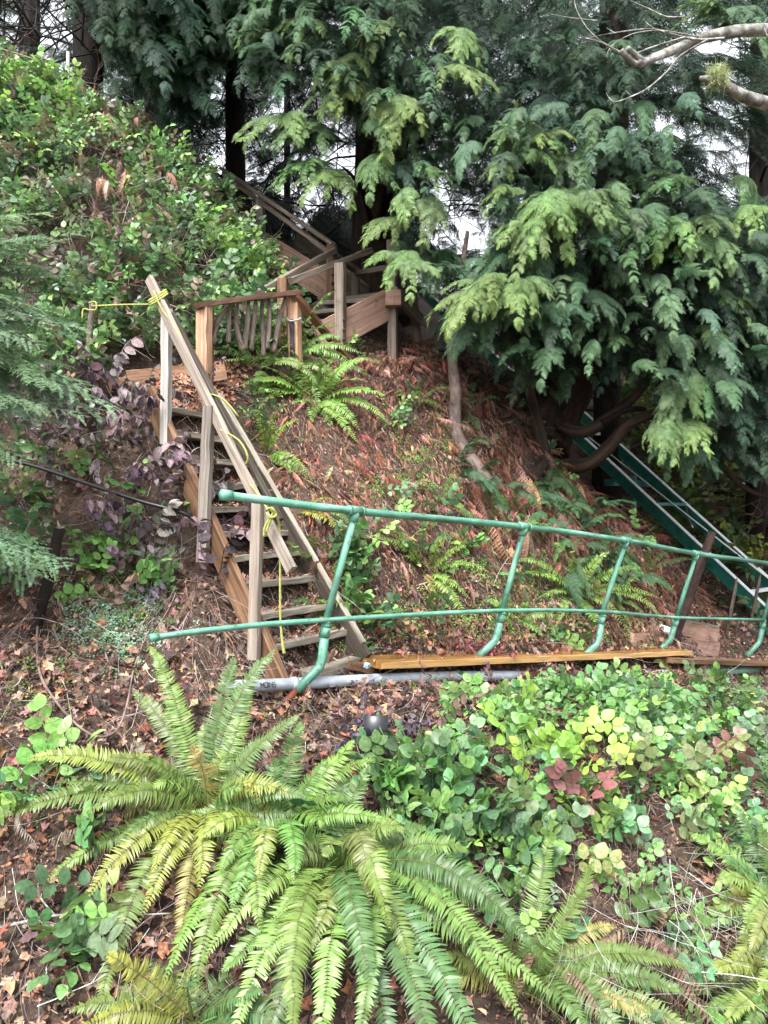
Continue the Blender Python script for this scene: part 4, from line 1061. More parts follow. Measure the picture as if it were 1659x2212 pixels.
SPRIGR = [sprig_tpl(30 + k, 6, LEAF[2:3] + ROUND, .34) for k in range(6)]
def hill_sprigs(b, tpls, idx, size, lift, pal, palB=None, upw=.5, jit=.15, drop=0):
    for k, tp in enumerate(tpls):
        ii = idx[k::len(tpls)]; n = len(ii)
        if n == 0: continue
        N = PN[ii]; X = nrm(rand_dirs(n) * .9 + N * .6 + np.array([0, 0, upw]) + np.array([0, -.35, -drop]))
        up = nrm(np.array([0, -.45, .9]) + rng.normal(0, .3, (n, 3)))
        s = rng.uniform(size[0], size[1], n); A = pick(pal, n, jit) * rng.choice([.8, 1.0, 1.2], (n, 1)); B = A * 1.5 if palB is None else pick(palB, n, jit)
        b.add(tp, basis(X, up, s), POOL[ii] + N * rng.uniform(lift[0], lift[1], (n, 1)), A, B)
b = Bulk()
thin = 1 - soft(PPX, PPY, [(260, 500, 70, 110, .75), (200, 320, 60, 50, .6), (300, 640, 120, 50, .45), (130, 600, 110, 60, .5), (430, 540, 40, 40, .3), (60, 480, 70, 60, .4)])
hill_sprigs(b, SPRIG, sample(1500, w=m_bank * thin), (.18, .32), (.0, .12), SAL[2:5], jit=.2)
hill_sprigs(b, SPRIG, sample(2700, w=m_in * thin * clump(5.0, 1.0)), (.18, .33), (.10, .34), SAL, jit=.2)
hill_sprigs(b, SPRIG, sample(900, w=m_in * thin * clump(6.5, 2.0) * soft(PPX, PPY, [(100, 250, 200, 130, 1), (560, 560, 90, 90, 1), (430, 600, 80, 50, .7), (350, 380, 120, 80, .7)])), (.18, .32), (.2, .38), [(.24, .40, .10), (.27, .42, .14), (.20, .35, .14)], jit=.2)
hill_sprigs(b, SPRIG, sample(160, w=inpoly(PPX, PPY, [(240, 700), (560, 640), (640, 740), (430, 790), (300, 790)]) * 1.0), (.2, .32), (.02, .2), SAL)
tag(b.build('salal_thicket', M['leaf']), 'dense glossy green salal thicket covering the upper left bank', 'salal', kind='stuff')
b = Bulk()
m_right = np.maximum(m_right, inpoly(PPX, PPY, [(830, 1600), (1640, 1500), (1659, 2060), (1250, 2080), (1000, 1850)]) * 1.0)
gz_ = clump(5.5, .7, -.5, .5) * m_right * (1 - soft(PPX, PPY, [(1000, 1520, 90, 50, .9), (1300, 1980, 120, 80, .6), (1480, 1700, 50, 50, .6), (960, 1600, 80, 50, .6)]))
hill_sprigs(b, SPRIGR + SPRIG[:2], sample(600, w=gz_), (.12, .24), (.0, .07), GRN, jit=.18, upw=.2)
hill_sprigs(b, SPRIGR, sample(150, w=inpoly(PPX, PPY, [(940, 1490), (1520, 1480), (1510, 1600), (1100, 1580), (930, 1600)]) * 1.0), (.14, .24), (.0, .1), [(.13, .26, .07), (.17, .32, .09), (.09, .2, .07)], jit=.15, upw=.1, drop=.6)
hill_sprigs(b, SPRIGR, sample(20, w=soft(PPX, PPY, [(1180, 1640, 80, 70, 1), (1100, 1600, 50, 30, 1)]) * m_right), (.16, .26), (.04, .14), [(.22, .40, .07), (.27, .44, .08)], jit=.12)
hill_sprigs(b, SPRIGR, sample(24, w=soft(PPX, PPY, [(1350, 1760, 190, 110, 1), (1200, 1790, 120, 70, .7), (1300, 1880, 180, 70, .7)])), (.15, .28), (.03, .14), [(.22, .23, .11), (.22, .10, .09), (.24, .28, .10), (.16, .075, .07), (.17, .2, .08)], jit=.15)
hill_sprigs(b, SPRIGR, sample(90, w=soft(PPX, PPY, [(880, 1700, 80, 50, 1), (950, 1790, 80, 50, 1), (1040, 1850, 60, 60, .8)])), (.14, .25), (.03, .1), GRN, jit=.2)
tag(b.build('trailing_ground_cover', M['leaf']), 'bright green trailing round leaves spilling below the walkway', 'ground cover', kind='stuff')
b = Bulk()
for cx, cy, n, rx, ry in [(60, 1060, 16, 70, 70), (280, 1180, 14, 60, 60), (110, 1180, 14, 60, 50), (240, 1010, 10, 70, 40), (30, 1260, 10, 50, 40), (330, 1260, 8, 50, 40), (740, 1200, 26, 35, 30), (770, 1290, 14, 25, 40), (805, 1350, 12, 22, 20), (790, 1150, 7, 25, 15), (880, 1190, 10, 40, 20), (1000, 1190, 10, 30, 15), (930, 1330, 6, 20, 30), (860, 910, 14, 30, 20), (1225, 1385, 9, 40, 12),
                      (560, 900, 16, 35, 30), (960, 1100, 6, 25, 15), (230, 1230, 10, 50, 25), (830, 1085, 4, 15, 8), (1100, 1240, 5, 20, 20), (40, 1740, 8, 30, 20), (150, 1680, 10, 50, 30), (200, 1990, 9, 30, 60), (170, 2060, 7, 40, 40), (150, 1800, 5, 30, 20),
                      (640, 1800, 5, 40, 40), (1400, 1170, 8, 40, 30), (750, 770, 12, 50, 15), (320, 740, 10, 30, 20), (430, 730, 10, 40, 30), (190, 720, 8, 20, 20), (1390, 870, 30, 90, 60)]:
    hill_sprigs(b, SPRIGR if cy > 1000 else SPRIG, sample(n, w=soft(PPX, PPY, [(cx, cy, rx, ry, 1)]) * inview), (.14, .25), (.0, .08), GRN, jit=.2, upw=.4)
tag(b.build('scattered_seedlings', M['leaf']), 'scattered small bright leafy seedlings dotted over the slope', 'seedlings', kind='stuff')
WILT = [sprig_tpl(60 + k, 8, LEAF + NARROW, .24, hang=2.2) for k in range(6)]
b = Bulk()
ww = soft(PPX, PPY, [(290, 890, 110, 45, 1), (230, 920, 110, 50, 1), (380, 1020, 60, 50, 1), (300, 1130, 110, 80, 1), (390, 1210, 70, 60, 1), (200, 1000, 110, 60, .5), (350, 1060, 90, 50, .8), (420, 1260, 40, 40, .8)]) * (PPX < 540) * (1 - soft(PPX, PPY, [(360, 840, 110, 40, 1)]))
hill_sprigs(b, WILT, sample(115, w=ww, avoid_steps=True), (.22, .38), (.06, .25), PUR + [(.20, .15, .16)], jit=.2, upw=.1)
hill_sprigs(b, WILT, sample(26, w=soft(PPX, PPY, [(835, 1610, 80, 22, 1)])), (.12, .2), (.02, .08), [(.055, .045, .06), (.085, .065, .085)], jit=.15)
hill_sprigs(b, WILT, sample(22, w=soft(PPX, PPY, [(960, 1560, 80, 40, 1), (920, 1720, 60, 40, .6)])), (.16, .26), (.03, .1), [(.16, .09, .08), (.12, .08, .08)], jit=.15)
hill_sprigs(b, WILT, sample(30, w=soft(PPX, PPY, [(1030, 1440, 30, 15, 1)])), (.1, .2), (.03, .1), [(.2, .06, .07)], jit=.15)
hill_sprigs(b, WILT, sample(95, w=inpoly(PPX, PPY, [(-60, 860), (300, 850), (380, 1000), (430, 1250), (300, 1330), (-60, 1330)]) * 1.0, avoid_steps=True), (.14, .28), (.02, .14), PUR + BR, jit=.25, upw=.1)
tag(b.build('wilted_leaves', M['dry']), 'wilted drooping purple brown leaves hanging beside the steps', 'wilted leaves', kind='stuff')
# clump of wilted leaves hooked on the side board
b = Bulk(); n = 26
T = np.array([P(375 + rng.normal(0, 22), 975 + rng.normal(0, 14), 5.45)[:] for _ in range(n)])
A = pick([(.26, .21, .21), (.2, .15, .15), (.32, .27, .26)], n)
b.add(LEAF[1], basis(nrm(np.array([0, -.2, -1.0]) + rng.normal(0, .35, (n, 3))), nrm(np.array([0, -1.0, .2]) + rng.normal(0, .6, (n, 3))), rng.uniform(.07, .12, n)), T, A, A * 1.2)
b.add(CANE[0], basis(np.array([[.3, 0, .95]]), np.array([[0, -1, 0]]), np.array([.4])), np.array([P(370, 1010, 5.5)[:]]), np.array([.2, .15, .12]), np.array([.2, .15, .12]))
o = b.build('withered_sprig', M['dry']); tag(o, 'withered pale purple leaf cluster hooked below the whitened handrail post', 'sprig')

# ------------------------------------------------------------------ sword ferns
def T3(px, py, Y): return P(px, py, Y)
def hero(name, label, cr, spec, extra=0, **k):
    c = hit(*cr); c = c + Vector((0, 0, .02))
    sp = [(P(x, y, Y), l, ye) for x, y, Y, l, ye in spec]
    rr = random.Random(cr[0])
    for q in range(extra):
        an = rr.uniform(0, 2 * PI); l = rr.uniform(.3, .6); tip = c + Vector((math.cos(an) * l, -.3 * l, math.sin(an) * l * .7)); tip.z = max(tip.z, gz(tip.x, tip.y) + .03)
        sp.append((tip, rr.uniform(.1, .5), rr.choice([0, 0, .1, .5, .9])))
    return fern_obj(name, label, c, sp, **k)
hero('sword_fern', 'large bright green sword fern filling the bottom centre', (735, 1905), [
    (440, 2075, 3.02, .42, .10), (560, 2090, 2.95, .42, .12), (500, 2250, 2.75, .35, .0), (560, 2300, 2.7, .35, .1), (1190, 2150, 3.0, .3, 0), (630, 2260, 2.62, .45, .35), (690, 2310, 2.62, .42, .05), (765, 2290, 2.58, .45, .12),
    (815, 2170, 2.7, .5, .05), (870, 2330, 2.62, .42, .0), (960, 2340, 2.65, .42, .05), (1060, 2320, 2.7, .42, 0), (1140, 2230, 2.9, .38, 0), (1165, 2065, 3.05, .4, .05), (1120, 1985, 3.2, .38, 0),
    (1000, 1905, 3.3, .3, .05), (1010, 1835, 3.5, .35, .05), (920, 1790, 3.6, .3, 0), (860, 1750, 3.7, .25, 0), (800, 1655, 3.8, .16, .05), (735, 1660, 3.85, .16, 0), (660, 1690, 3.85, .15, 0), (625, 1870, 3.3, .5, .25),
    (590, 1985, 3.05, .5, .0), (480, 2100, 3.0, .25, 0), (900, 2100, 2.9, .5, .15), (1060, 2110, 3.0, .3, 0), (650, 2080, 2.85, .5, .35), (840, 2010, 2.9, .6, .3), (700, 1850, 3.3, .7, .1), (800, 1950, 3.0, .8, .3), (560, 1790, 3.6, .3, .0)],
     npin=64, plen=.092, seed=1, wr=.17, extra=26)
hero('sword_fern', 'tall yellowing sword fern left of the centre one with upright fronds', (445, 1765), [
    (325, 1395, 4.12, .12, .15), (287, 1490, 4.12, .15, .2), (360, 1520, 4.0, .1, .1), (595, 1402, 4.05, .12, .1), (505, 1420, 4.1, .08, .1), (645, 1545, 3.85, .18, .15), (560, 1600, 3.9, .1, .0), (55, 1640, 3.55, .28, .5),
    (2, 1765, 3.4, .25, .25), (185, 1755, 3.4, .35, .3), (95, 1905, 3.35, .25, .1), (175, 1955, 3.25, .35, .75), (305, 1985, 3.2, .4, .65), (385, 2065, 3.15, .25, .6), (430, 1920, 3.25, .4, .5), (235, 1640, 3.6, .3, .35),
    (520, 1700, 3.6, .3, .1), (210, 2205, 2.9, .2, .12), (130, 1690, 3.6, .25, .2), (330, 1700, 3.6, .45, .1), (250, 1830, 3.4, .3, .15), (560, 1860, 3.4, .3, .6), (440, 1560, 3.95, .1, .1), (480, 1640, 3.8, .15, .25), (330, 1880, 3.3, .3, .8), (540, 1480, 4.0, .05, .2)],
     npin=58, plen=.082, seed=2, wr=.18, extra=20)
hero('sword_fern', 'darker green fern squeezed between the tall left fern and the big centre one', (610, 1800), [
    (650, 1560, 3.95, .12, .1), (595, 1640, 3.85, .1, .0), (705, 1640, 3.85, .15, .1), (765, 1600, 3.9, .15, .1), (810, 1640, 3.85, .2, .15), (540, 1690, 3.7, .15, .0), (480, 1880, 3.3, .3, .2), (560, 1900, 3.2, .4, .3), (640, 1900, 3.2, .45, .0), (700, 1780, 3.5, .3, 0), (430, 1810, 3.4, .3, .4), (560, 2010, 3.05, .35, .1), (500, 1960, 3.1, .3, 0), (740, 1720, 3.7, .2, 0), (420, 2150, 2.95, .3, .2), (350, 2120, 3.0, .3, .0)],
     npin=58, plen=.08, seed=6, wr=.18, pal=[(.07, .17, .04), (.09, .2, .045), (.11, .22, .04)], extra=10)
hero('sword_fern', 'dark green fern at the very bottom edge left of centre', (420, 2230), [
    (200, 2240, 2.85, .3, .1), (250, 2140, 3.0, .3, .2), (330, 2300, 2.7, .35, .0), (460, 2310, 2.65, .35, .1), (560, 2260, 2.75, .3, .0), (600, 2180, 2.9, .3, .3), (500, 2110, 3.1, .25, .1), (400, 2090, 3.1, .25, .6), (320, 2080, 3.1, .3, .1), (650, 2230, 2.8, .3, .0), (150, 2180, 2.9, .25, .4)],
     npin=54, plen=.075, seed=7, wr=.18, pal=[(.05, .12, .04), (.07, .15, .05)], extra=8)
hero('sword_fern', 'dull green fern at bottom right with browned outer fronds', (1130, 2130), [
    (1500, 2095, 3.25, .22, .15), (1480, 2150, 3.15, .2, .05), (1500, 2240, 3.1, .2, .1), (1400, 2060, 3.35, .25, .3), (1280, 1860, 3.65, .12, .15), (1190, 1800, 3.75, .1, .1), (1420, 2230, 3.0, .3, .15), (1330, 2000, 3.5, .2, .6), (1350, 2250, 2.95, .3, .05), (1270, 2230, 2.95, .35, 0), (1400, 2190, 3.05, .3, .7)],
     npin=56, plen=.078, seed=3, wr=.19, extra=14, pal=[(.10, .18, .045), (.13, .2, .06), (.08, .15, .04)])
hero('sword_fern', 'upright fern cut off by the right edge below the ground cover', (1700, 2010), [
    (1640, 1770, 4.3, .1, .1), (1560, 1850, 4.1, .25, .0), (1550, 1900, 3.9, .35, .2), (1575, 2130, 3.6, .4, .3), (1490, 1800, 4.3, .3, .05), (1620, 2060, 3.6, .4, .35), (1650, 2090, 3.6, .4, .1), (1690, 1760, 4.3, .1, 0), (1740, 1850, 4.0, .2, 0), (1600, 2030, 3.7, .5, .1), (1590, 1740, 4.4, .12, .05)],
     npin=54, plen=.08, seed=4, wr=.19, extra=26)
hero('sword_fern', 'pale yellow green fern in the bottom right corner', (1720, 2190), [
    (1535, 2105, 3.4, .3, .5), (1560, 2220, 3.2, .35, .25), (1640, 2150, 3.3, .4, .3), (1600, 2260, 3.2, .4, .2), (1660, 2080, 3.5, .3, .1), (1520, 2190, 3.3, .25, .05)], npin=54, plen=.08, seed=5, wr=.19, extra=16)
def wild_fern(label, cx, cy, nf, L, seed, ye=.1, spread=1.0, group='ferns growing on the slope', pal=FERN_G, plen=.055, dirs=None, npin=32):
    c = hit(cx, cy); rr = random.Random(seed); spec = []
    for k in range(nf):
        a = 2 * PI * (k + rr.random() * .6) / nf if dirs is None else math.radians(rr.uniform(*dirs))
        l = L * rr.uniform(.65, 1.1)
        tip = c + Vector((math.cos(a) * l * spread, -.35 * l - .15 * l * rr.random(), math.sin(a) * l * .85 - .05 * l))
        g = gz(tip.x, tip.y) + .04
        if tip.z < g: tip.z = g + rr.uniform(0, .05)
        spec.append((tip, rr.uniform(.22, .4), ye * rr.uniform(0, 2)))
    return fern_obj('sword_fern', label, c, spec, seed=seed, npin=npin, plen=plen, group=group, pal=pal, wr=.26)
wild_fern('leafy green fern directly under the right post of the stick fence', 620, 785, 20, .8, 11, .1, plen=.085, pal=[(.13, .26, .06)], npin=36)
wild_fern('fern with drooping fronds left of the fence post base', 560, 800, 10, .55, 31, .15, plen=.07, pal=[(.12, .24, .07)])
wild_fern('bright fern clump hanging below the fence fern', 685, 870, 18, .68, 12, .15, plen=.08, pal=[(.15, .29, .06)], npin=34)
wild_fern('pale feathery fern behind the sticks of the fence', 545, 745, 10, .55, 13, .05, dirs=(0, 180), plen=.06, pal=[(.12, .24, .09)])
wild_fern('lime green fern beside the handrail at mid height', 575, 985, 9, .5, 14, .25, dirs=(-80, 100), plen=.06, pal=[(.16, .32, .05)])
wild_fern('yellow fern frond cluster behind the green top rail near the steps', 640, 1110, 4, .5, 15, .7, dirs=(-30, 30))
wild_fern('bright fern on the slope between first and second green posts', 925, 1240, 11, .55, 16, .2, pal=[(.16, .30, .06)], plen=.06)
wild_fern('fern arching above the second green post', 1070, 1175, 5, .55, 17, .05, dirs=(-10, 190))
wild_fern('long fronded fern between second and third green posts', 1245, 1290, 13, .75, 18, .12, pal=[(.14, .28, .06)], plen=.07)
wild_fern('dark fern left of the curved pale trunk', 900, 870, 7, .4, 19, .1)
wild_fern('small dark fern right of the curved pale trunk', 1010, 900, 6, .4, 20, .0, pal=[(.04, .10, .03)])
wild_fern('small fern growing at foot of the platform stairs', 735, 795, 8, .45, 21, .1)
wild_fern('fern on the slope above the left part of the top rail', 950, 1080, 6, .35, 22, .15)
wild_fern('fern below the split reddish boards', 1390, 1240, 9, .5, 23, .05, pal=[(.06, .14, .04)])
wild_fern('low fern just above the middle of the walkway plank', 1120, 1340, 7, .32, 25, .1, pal=[(.12, .25, .06)])
wild_fern('fern above the plank between third and fourth posts', 1330, 1300, 9, .45, 26, .1, pal=[(.11, .23, .06)])
wild_fern('small fern near the top rail right of the curved trunk base', 1110, 1110, 6, .35, 27, .1)
wild_fern('tiny fern sprouting beneath the sagging rope end', 700, 1330, 5, .22, 24, .1)
for k, (x, y, L) in enumerate([(1480, 1100, .9), (1560, 1000, 1.1), (1430, 960, 1.0), (1600, 1130, 1.0), (1520, 880, 1.1), (1350, 950, .9), (1620, 900, 1.1)]):
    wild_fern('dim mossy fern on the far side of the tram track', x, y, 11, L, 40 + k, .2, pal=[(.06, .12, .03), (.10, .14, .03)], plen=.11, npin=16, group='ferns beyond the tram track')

# ------------------------------------------------------------------ trees
GAPS = [(590, 255, 60, 38), (715, 330, 90, 90), (765, 410, 50, 60), (700, 250, 50, 30), (985, 470, 60, 52), (1035, 515, 36, 34), (80, 90, 100, 60), (1640, 390, 60, 70), (1590, 340, 60, 40), (1450, 130, 30, 16), (1560, 80, 40, 30),
        (640, 420, 40, 60), (560, 330, 40, 40), (840, 25, 30, 20), (1480, 300, 14, 12), (1370, 240, 14, 10), (470, 200, 20, 30), (960, 440, 25, 20)]
def gapfac(px, py, grow=1.0):
    w = np.zeros(len(px))
    for cx, cy, rx, ry in GAPS: w = np.maximum(w, np.exp(-(((px - cx) / (rx * grow)) ** 2 + ((py - cy) / (ry * grow)) ** 2) ** 1.5))
    return w
DK = [(.022, .044, .028), (.030, .056, .034), (.018, .036, .027), (.034, .062, .038)]  # shade inside the crowns is put into these dark greens
MD = [(.05, .10, .058), (.065, .12, .072), (.045, .09, .058)]  # mid greens and their tips lightened to stand in for haze
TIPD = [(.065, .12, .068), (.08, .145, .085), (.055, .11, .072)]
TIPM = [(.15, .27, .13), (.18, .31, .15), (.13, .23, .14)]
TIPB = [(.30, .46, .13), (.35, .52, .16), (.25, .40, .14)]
CLEAR = [([(160, 20), (222, 20), (222, 262), (160, 262)], 12.2), ([(476, 170), (534, 170), (534, 400), (476, 400)], 12.8), ([(765, 400), (850, 380), (870, 640), (760, 640)], 10.6),
         ([(470, 350), (620, 410), (760, 470), (830, 540), (905, 620), (930, 800), (400, 800), (400, 500)], 10.9),
         ([(900, 700), (950, 745), (1040, 790), (1110, 850), (1190, 880), (1400, 850), (1440, 1010), (1560, 1040), (1659, 1100), (1700, 1500), (900, 1400)], 12.5)]
def crown_fill(b, n, region, yr, trunk, L=(.6, 1.2), pal=DK, tip=TIPD, keep=.05, hi=False, grow=1.0, droop=.5):
    """branches spread through the part of the crown a polygon sweeps between two depths"""
    xs_ = [p[0] for p in region]; ys_ = [p[1] for p in region]
    px = rng.uniform(min(xs_), max(xs_), n * 4); py = rng.uniform(min(ys_), max(ys_), n * 4); Y = rng.uniform(yr[0], yr[1], n * 4)
    ok = inpoly(px, py, region) & (rng.random(n * 4) > gapfac(px, py, grow) * (1 - keep) * 1.15)
    px, py, Y = px[ok][:n], py[ok][:n], Y[ok][:n]
    T = np.stack([(px - 829.5) / FPX * Y, Y, CZ - (py - 1106) / FPX * Y], -1)
    g = interp(T[:, 0], T[:, 1]); k_ = T[:, 2] > g + .25; T = T[k_]; n = len(T)
    out = T - np.array(trunk)[None]; out[:, 2] = 0; out = nrm(out + rng.normal(0, .45, (n, 3)) * [1, 1, 0])
    X = nrm(out + np.array([0, 0, -droop]) * rng.uniform(.0, 1.3, (n, 1)) + rng.normal(0, .12, (n, 3)))
    up = nrm(np.array([0, 0, 1.0]) + out * .75 + np.array([0, -.25, 0]) + rng.normal(0, .32, (n, 3)))
    s = rng.uniform(L[0], L[1], n); T = T - X * s[:, None] * .5
    good = np.ones(n, bool)
    for f in (.15, .5, .8, 1.05):
        Q = T + X * (s * f)[:, None]; Q[:, 2] -= .35 * s * f * f
        qx, qy = proj(Q); good &= ~(rng.random(n) < gapfac(qx, qy, grow) * (1 - keep) * 1.3)
        for poly, ymax in CLEAR: good &= ~(inpoly(qx, qy, poly) & (Q[:, 1] < ymax))
    T, X, up, s = T[good], X[good], up[good], s[good]; n = len(T)
    br = BR_H if hi else BR_L
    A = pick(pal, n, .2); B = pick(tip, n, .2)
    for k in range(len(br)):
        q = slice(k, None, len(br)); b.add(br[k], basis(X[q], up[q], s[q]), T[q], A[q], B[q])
def hero_branch(b, lst, tip=TIPB, pal=MD):
    """(base px,py,Y, tip px,py,Y, width factor)"""
    for k, (x0, y0, Y0, x1, y1, Y1, wf) in enumerate(lst):
        a = np.array(P(x0, y0, Y0)); c = np.array(P(x1, y1, Y1)); d = c - a; L = np.linalg.norm(d)
        d = d + np.array([0, 0, .22 * L]); up = nrm(np.array([0, -.28, 1.0]) + rng.normal(0, .18, 3))
        A = pick(pal, 1, .12); B = pick(tip, 1, .12)
        L = np.linalg.norm(d); Lm = L * .85; b.add(BR_H[k % 8], basis(d[None], up[None], np.array([[Lm, Lm * wf * 1.1, Lm * min(1, wf)]])), (a + d * .12)[None], A, B)
        sd = nrm(np.cross(up, d))
        for q, sg in ((1, 1), (2, -1), (3, .5), (4, -.5)):
            an = sg * rng.uniform(.45, .85); d2 = d / L * math.cos(an) + sd * math.sin(an) + np.array([0, 0, rng.uniform(-.15, .15)]); l2 = L * rng.uniform(.42, .62) * (1 if q < 3 else .8)
            b.add(BR_H[(k + q) % 8], basis(d2[None], nrm(up + rng.normal(0, .2, 3))[None], np.array([l2])), (a + d * rng.uniform(.2, .5))[None], A * rng.uniform(.8, 1.1), B * rng.uniform(.75, 1.0))
def limb_run(mb, base, tips, r0, n=6):
    for t in tips:
        t = Vector(t); m = base.lerp(t, .5) + Vector((0, 0, .25)); mb.tube([base, m, t], [r0, r0 * .6, r0 * .15], 6, sub=4, wob=.05)

# cedar behind the platform
t1 = empty('cedar_tree', (-.10, 10.9, gz(-.1, 10.9)), 'big reddish trunked cedar right behind the timber platform', 'cedar', 'cedars on the slope')
z0 = gz(-.1, 10.9)
MB().tube([(-.10, 10.9, z0 - .3), (-.12, 10.9, z0 + .3), (-.14, 10.9, z0 + 1.5), (-.12, 11, z0 + 4), (-.1, 11, 14)], [.50, .36, .30, .25, .16], 16, sub=4, wob=.03).build('trunk', M['bark'], t1)
b = Bulk()
R1 = [(560, -60), (1000, -60), (1010, 300), (960, 420), (900, 560), (780, 560), (790, 430), (760, 300), (640, 190), (560, 140)]
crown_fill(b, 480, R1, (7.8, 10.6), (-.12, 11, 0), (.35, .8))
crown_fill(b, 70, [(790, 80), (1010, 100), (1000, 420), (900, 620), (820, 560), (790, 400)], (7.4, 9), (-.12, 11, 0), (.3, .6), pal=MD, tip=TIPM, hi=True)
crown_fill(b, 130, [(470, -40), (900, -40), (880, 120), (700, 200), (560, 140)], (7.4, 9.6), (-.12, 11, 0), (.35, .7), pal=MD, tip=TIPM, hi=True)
crown_fill(b, 200, [(-100, -900), (1100, -900), (1100, -170), (300, -170)], (7.5, 12), (-.12, 11, 0), (.9, 1.5))  # unseen branches above the view, added so the canopy shades the wood
H1 = [(740, 360, 8.4, 600, 400, 7.6, .8), (760, 380, 8.3, 650, 430, 7.5, .7), (700, 270, 8.4, 530, 285, 7.6, .7), (740, 290, 8.4, 600, 320, 7.6, .7),
      (900, 540, 7.6, 840, 600, 7.1, 1.0), (900, 560, 7.5, 880, 620, 7.0, 1.0), (880, 470, 8.0, 790, 520, 7.5, .9), (880, 200, 8.0, 830, 330, 7.3, .9), (800, 190, 8.2, 730, 240, 7.5, .9), (820, 330, 8.0, 790, 420, 7.4, .9),
      (900, 380, 7.9, 960, 390, 7.3, .9), (950, 160, 7.9, 1030, 190, 7.2, .8), (860, 60, 8.2, 780, 100, 7.5, .9), (700, 60, 8.3, 620, 90, 7.6, .9), (880, 400, 7.8, 860, 480, 7.3, .9), (940, 420, 7.8, 930, 520, 7.3, 1), (600, 40, 8.6, 520, 80, 8.0, .9), (1000, 60, 7.9, 1000, 150, 7.3, .8), (760, 120, 8.1, 700, 200, 7.4, .9), (760, 190, 8.1, 690, 260, 7.6, .7)]
hero_branch(b, H1); hero_branch(b, [(x0 + 20, y0 + 20, Y0 + .5, x1 + 25, y1 + 20, Y1 + .5, w) for x0, y0, Y0, x1, y1, Y1, w in H1 if y1 < 380], tip=TIPM)
b.build('crown', M['cedar'], t1)
mb = MB(); limb_run(mb, Vector((-.1, 10.9, 6.0)), [P(740, 360, 8.4), P(880, 470, 8.0), P(880, 200, 8.0), P(950, 160, 7.9)], .05); mb.build('limbs', M['bark_dark'], t1)

# leaning cedar on the ridge with curved limbs
b0 = P(1175, 905, 9.7)
t2 = empty('cedar_tree', b0, 'wide drooping cedar leaning out over the ridge above the green railing', 'cedar', 'cedars on the slope')
MB().tube([P(1150, 945, 9.55), P(1185, 885, 9.6), P(1245, 790, 9.75), P(1300, 560, 10.1), P(1330, 200, 10.4), P(1330, -300, 10.6)], [.50, .42, .30, .22, .17, .12], 14, sub=5, wob=.04).build('trunk', M['bark'], t2)
for pts, r, mt in [([(1195, 885, 9.4), (1215, 920, 9.1), (1265, 932, 8.9), (1330, 890, 8.8), (1385, 840, 8.7), (1440, 760, 8.6)], [.12, .085, .075, .065, .05, .03], 'bark'),
                   ([(1235, 1010, 9.0), (1275, 1000, 8.8), (1320, 960, 8.7), (1360, 915, 8.7), (1430, 885, 8.6), (1500, 850, 8.5)], [.09, .08, .075, .07, .05, .02], 'bark'),
                   ([(1300, 915, 8.8), (1350, 885, 8.75), (1395, 885, 8.7)], [.05, .04, .025], 'bark_dark'),
                   ([(1500, 850, 9.5), (1530, 950, 9.4), (1590, 1040, 9.4), (1670, 1080, 9.4)], [.03, .035, .03, .02], 'bark')]:
    pts = [(x, y, min(Y, hit(x, y).y - .12)) for x, y, Y in pts]
    MB().tube([P(*p) for p in pts], r, 9, sub=5, wob=.03).build('limb', M[mt], t2)
b = Bulk()
R2 = [(960, -60), (1800, -60), (1800, 900), (1640, 980), (1560, 960), (1540, 840), (1400, 830), (1340, 800), (1150, 820), (1000, 760), (960, 700), (1000, 560), (1060, 420), (1020, 280)]
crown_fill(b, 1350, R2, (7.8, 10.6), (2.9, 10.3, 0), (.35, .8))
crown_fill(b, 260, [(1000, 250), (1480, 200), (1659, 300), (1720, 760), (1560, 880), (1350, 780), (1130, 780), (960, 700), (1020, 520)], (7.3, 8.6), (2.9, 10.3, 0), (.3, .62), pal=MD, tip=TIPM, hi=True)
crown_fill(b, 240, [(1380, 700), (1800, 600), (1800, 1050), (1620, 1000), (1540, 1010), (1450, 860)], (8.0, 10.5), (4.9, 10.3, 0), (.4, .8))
crown_fill(b, 130, [(1000, -900), (2100, -900), (2100, -170), (1000, -170)], (7.5, 12), (2.9, 10.3, 0), (.9, 1.5))  # more unseen overhead branches, added for their shade
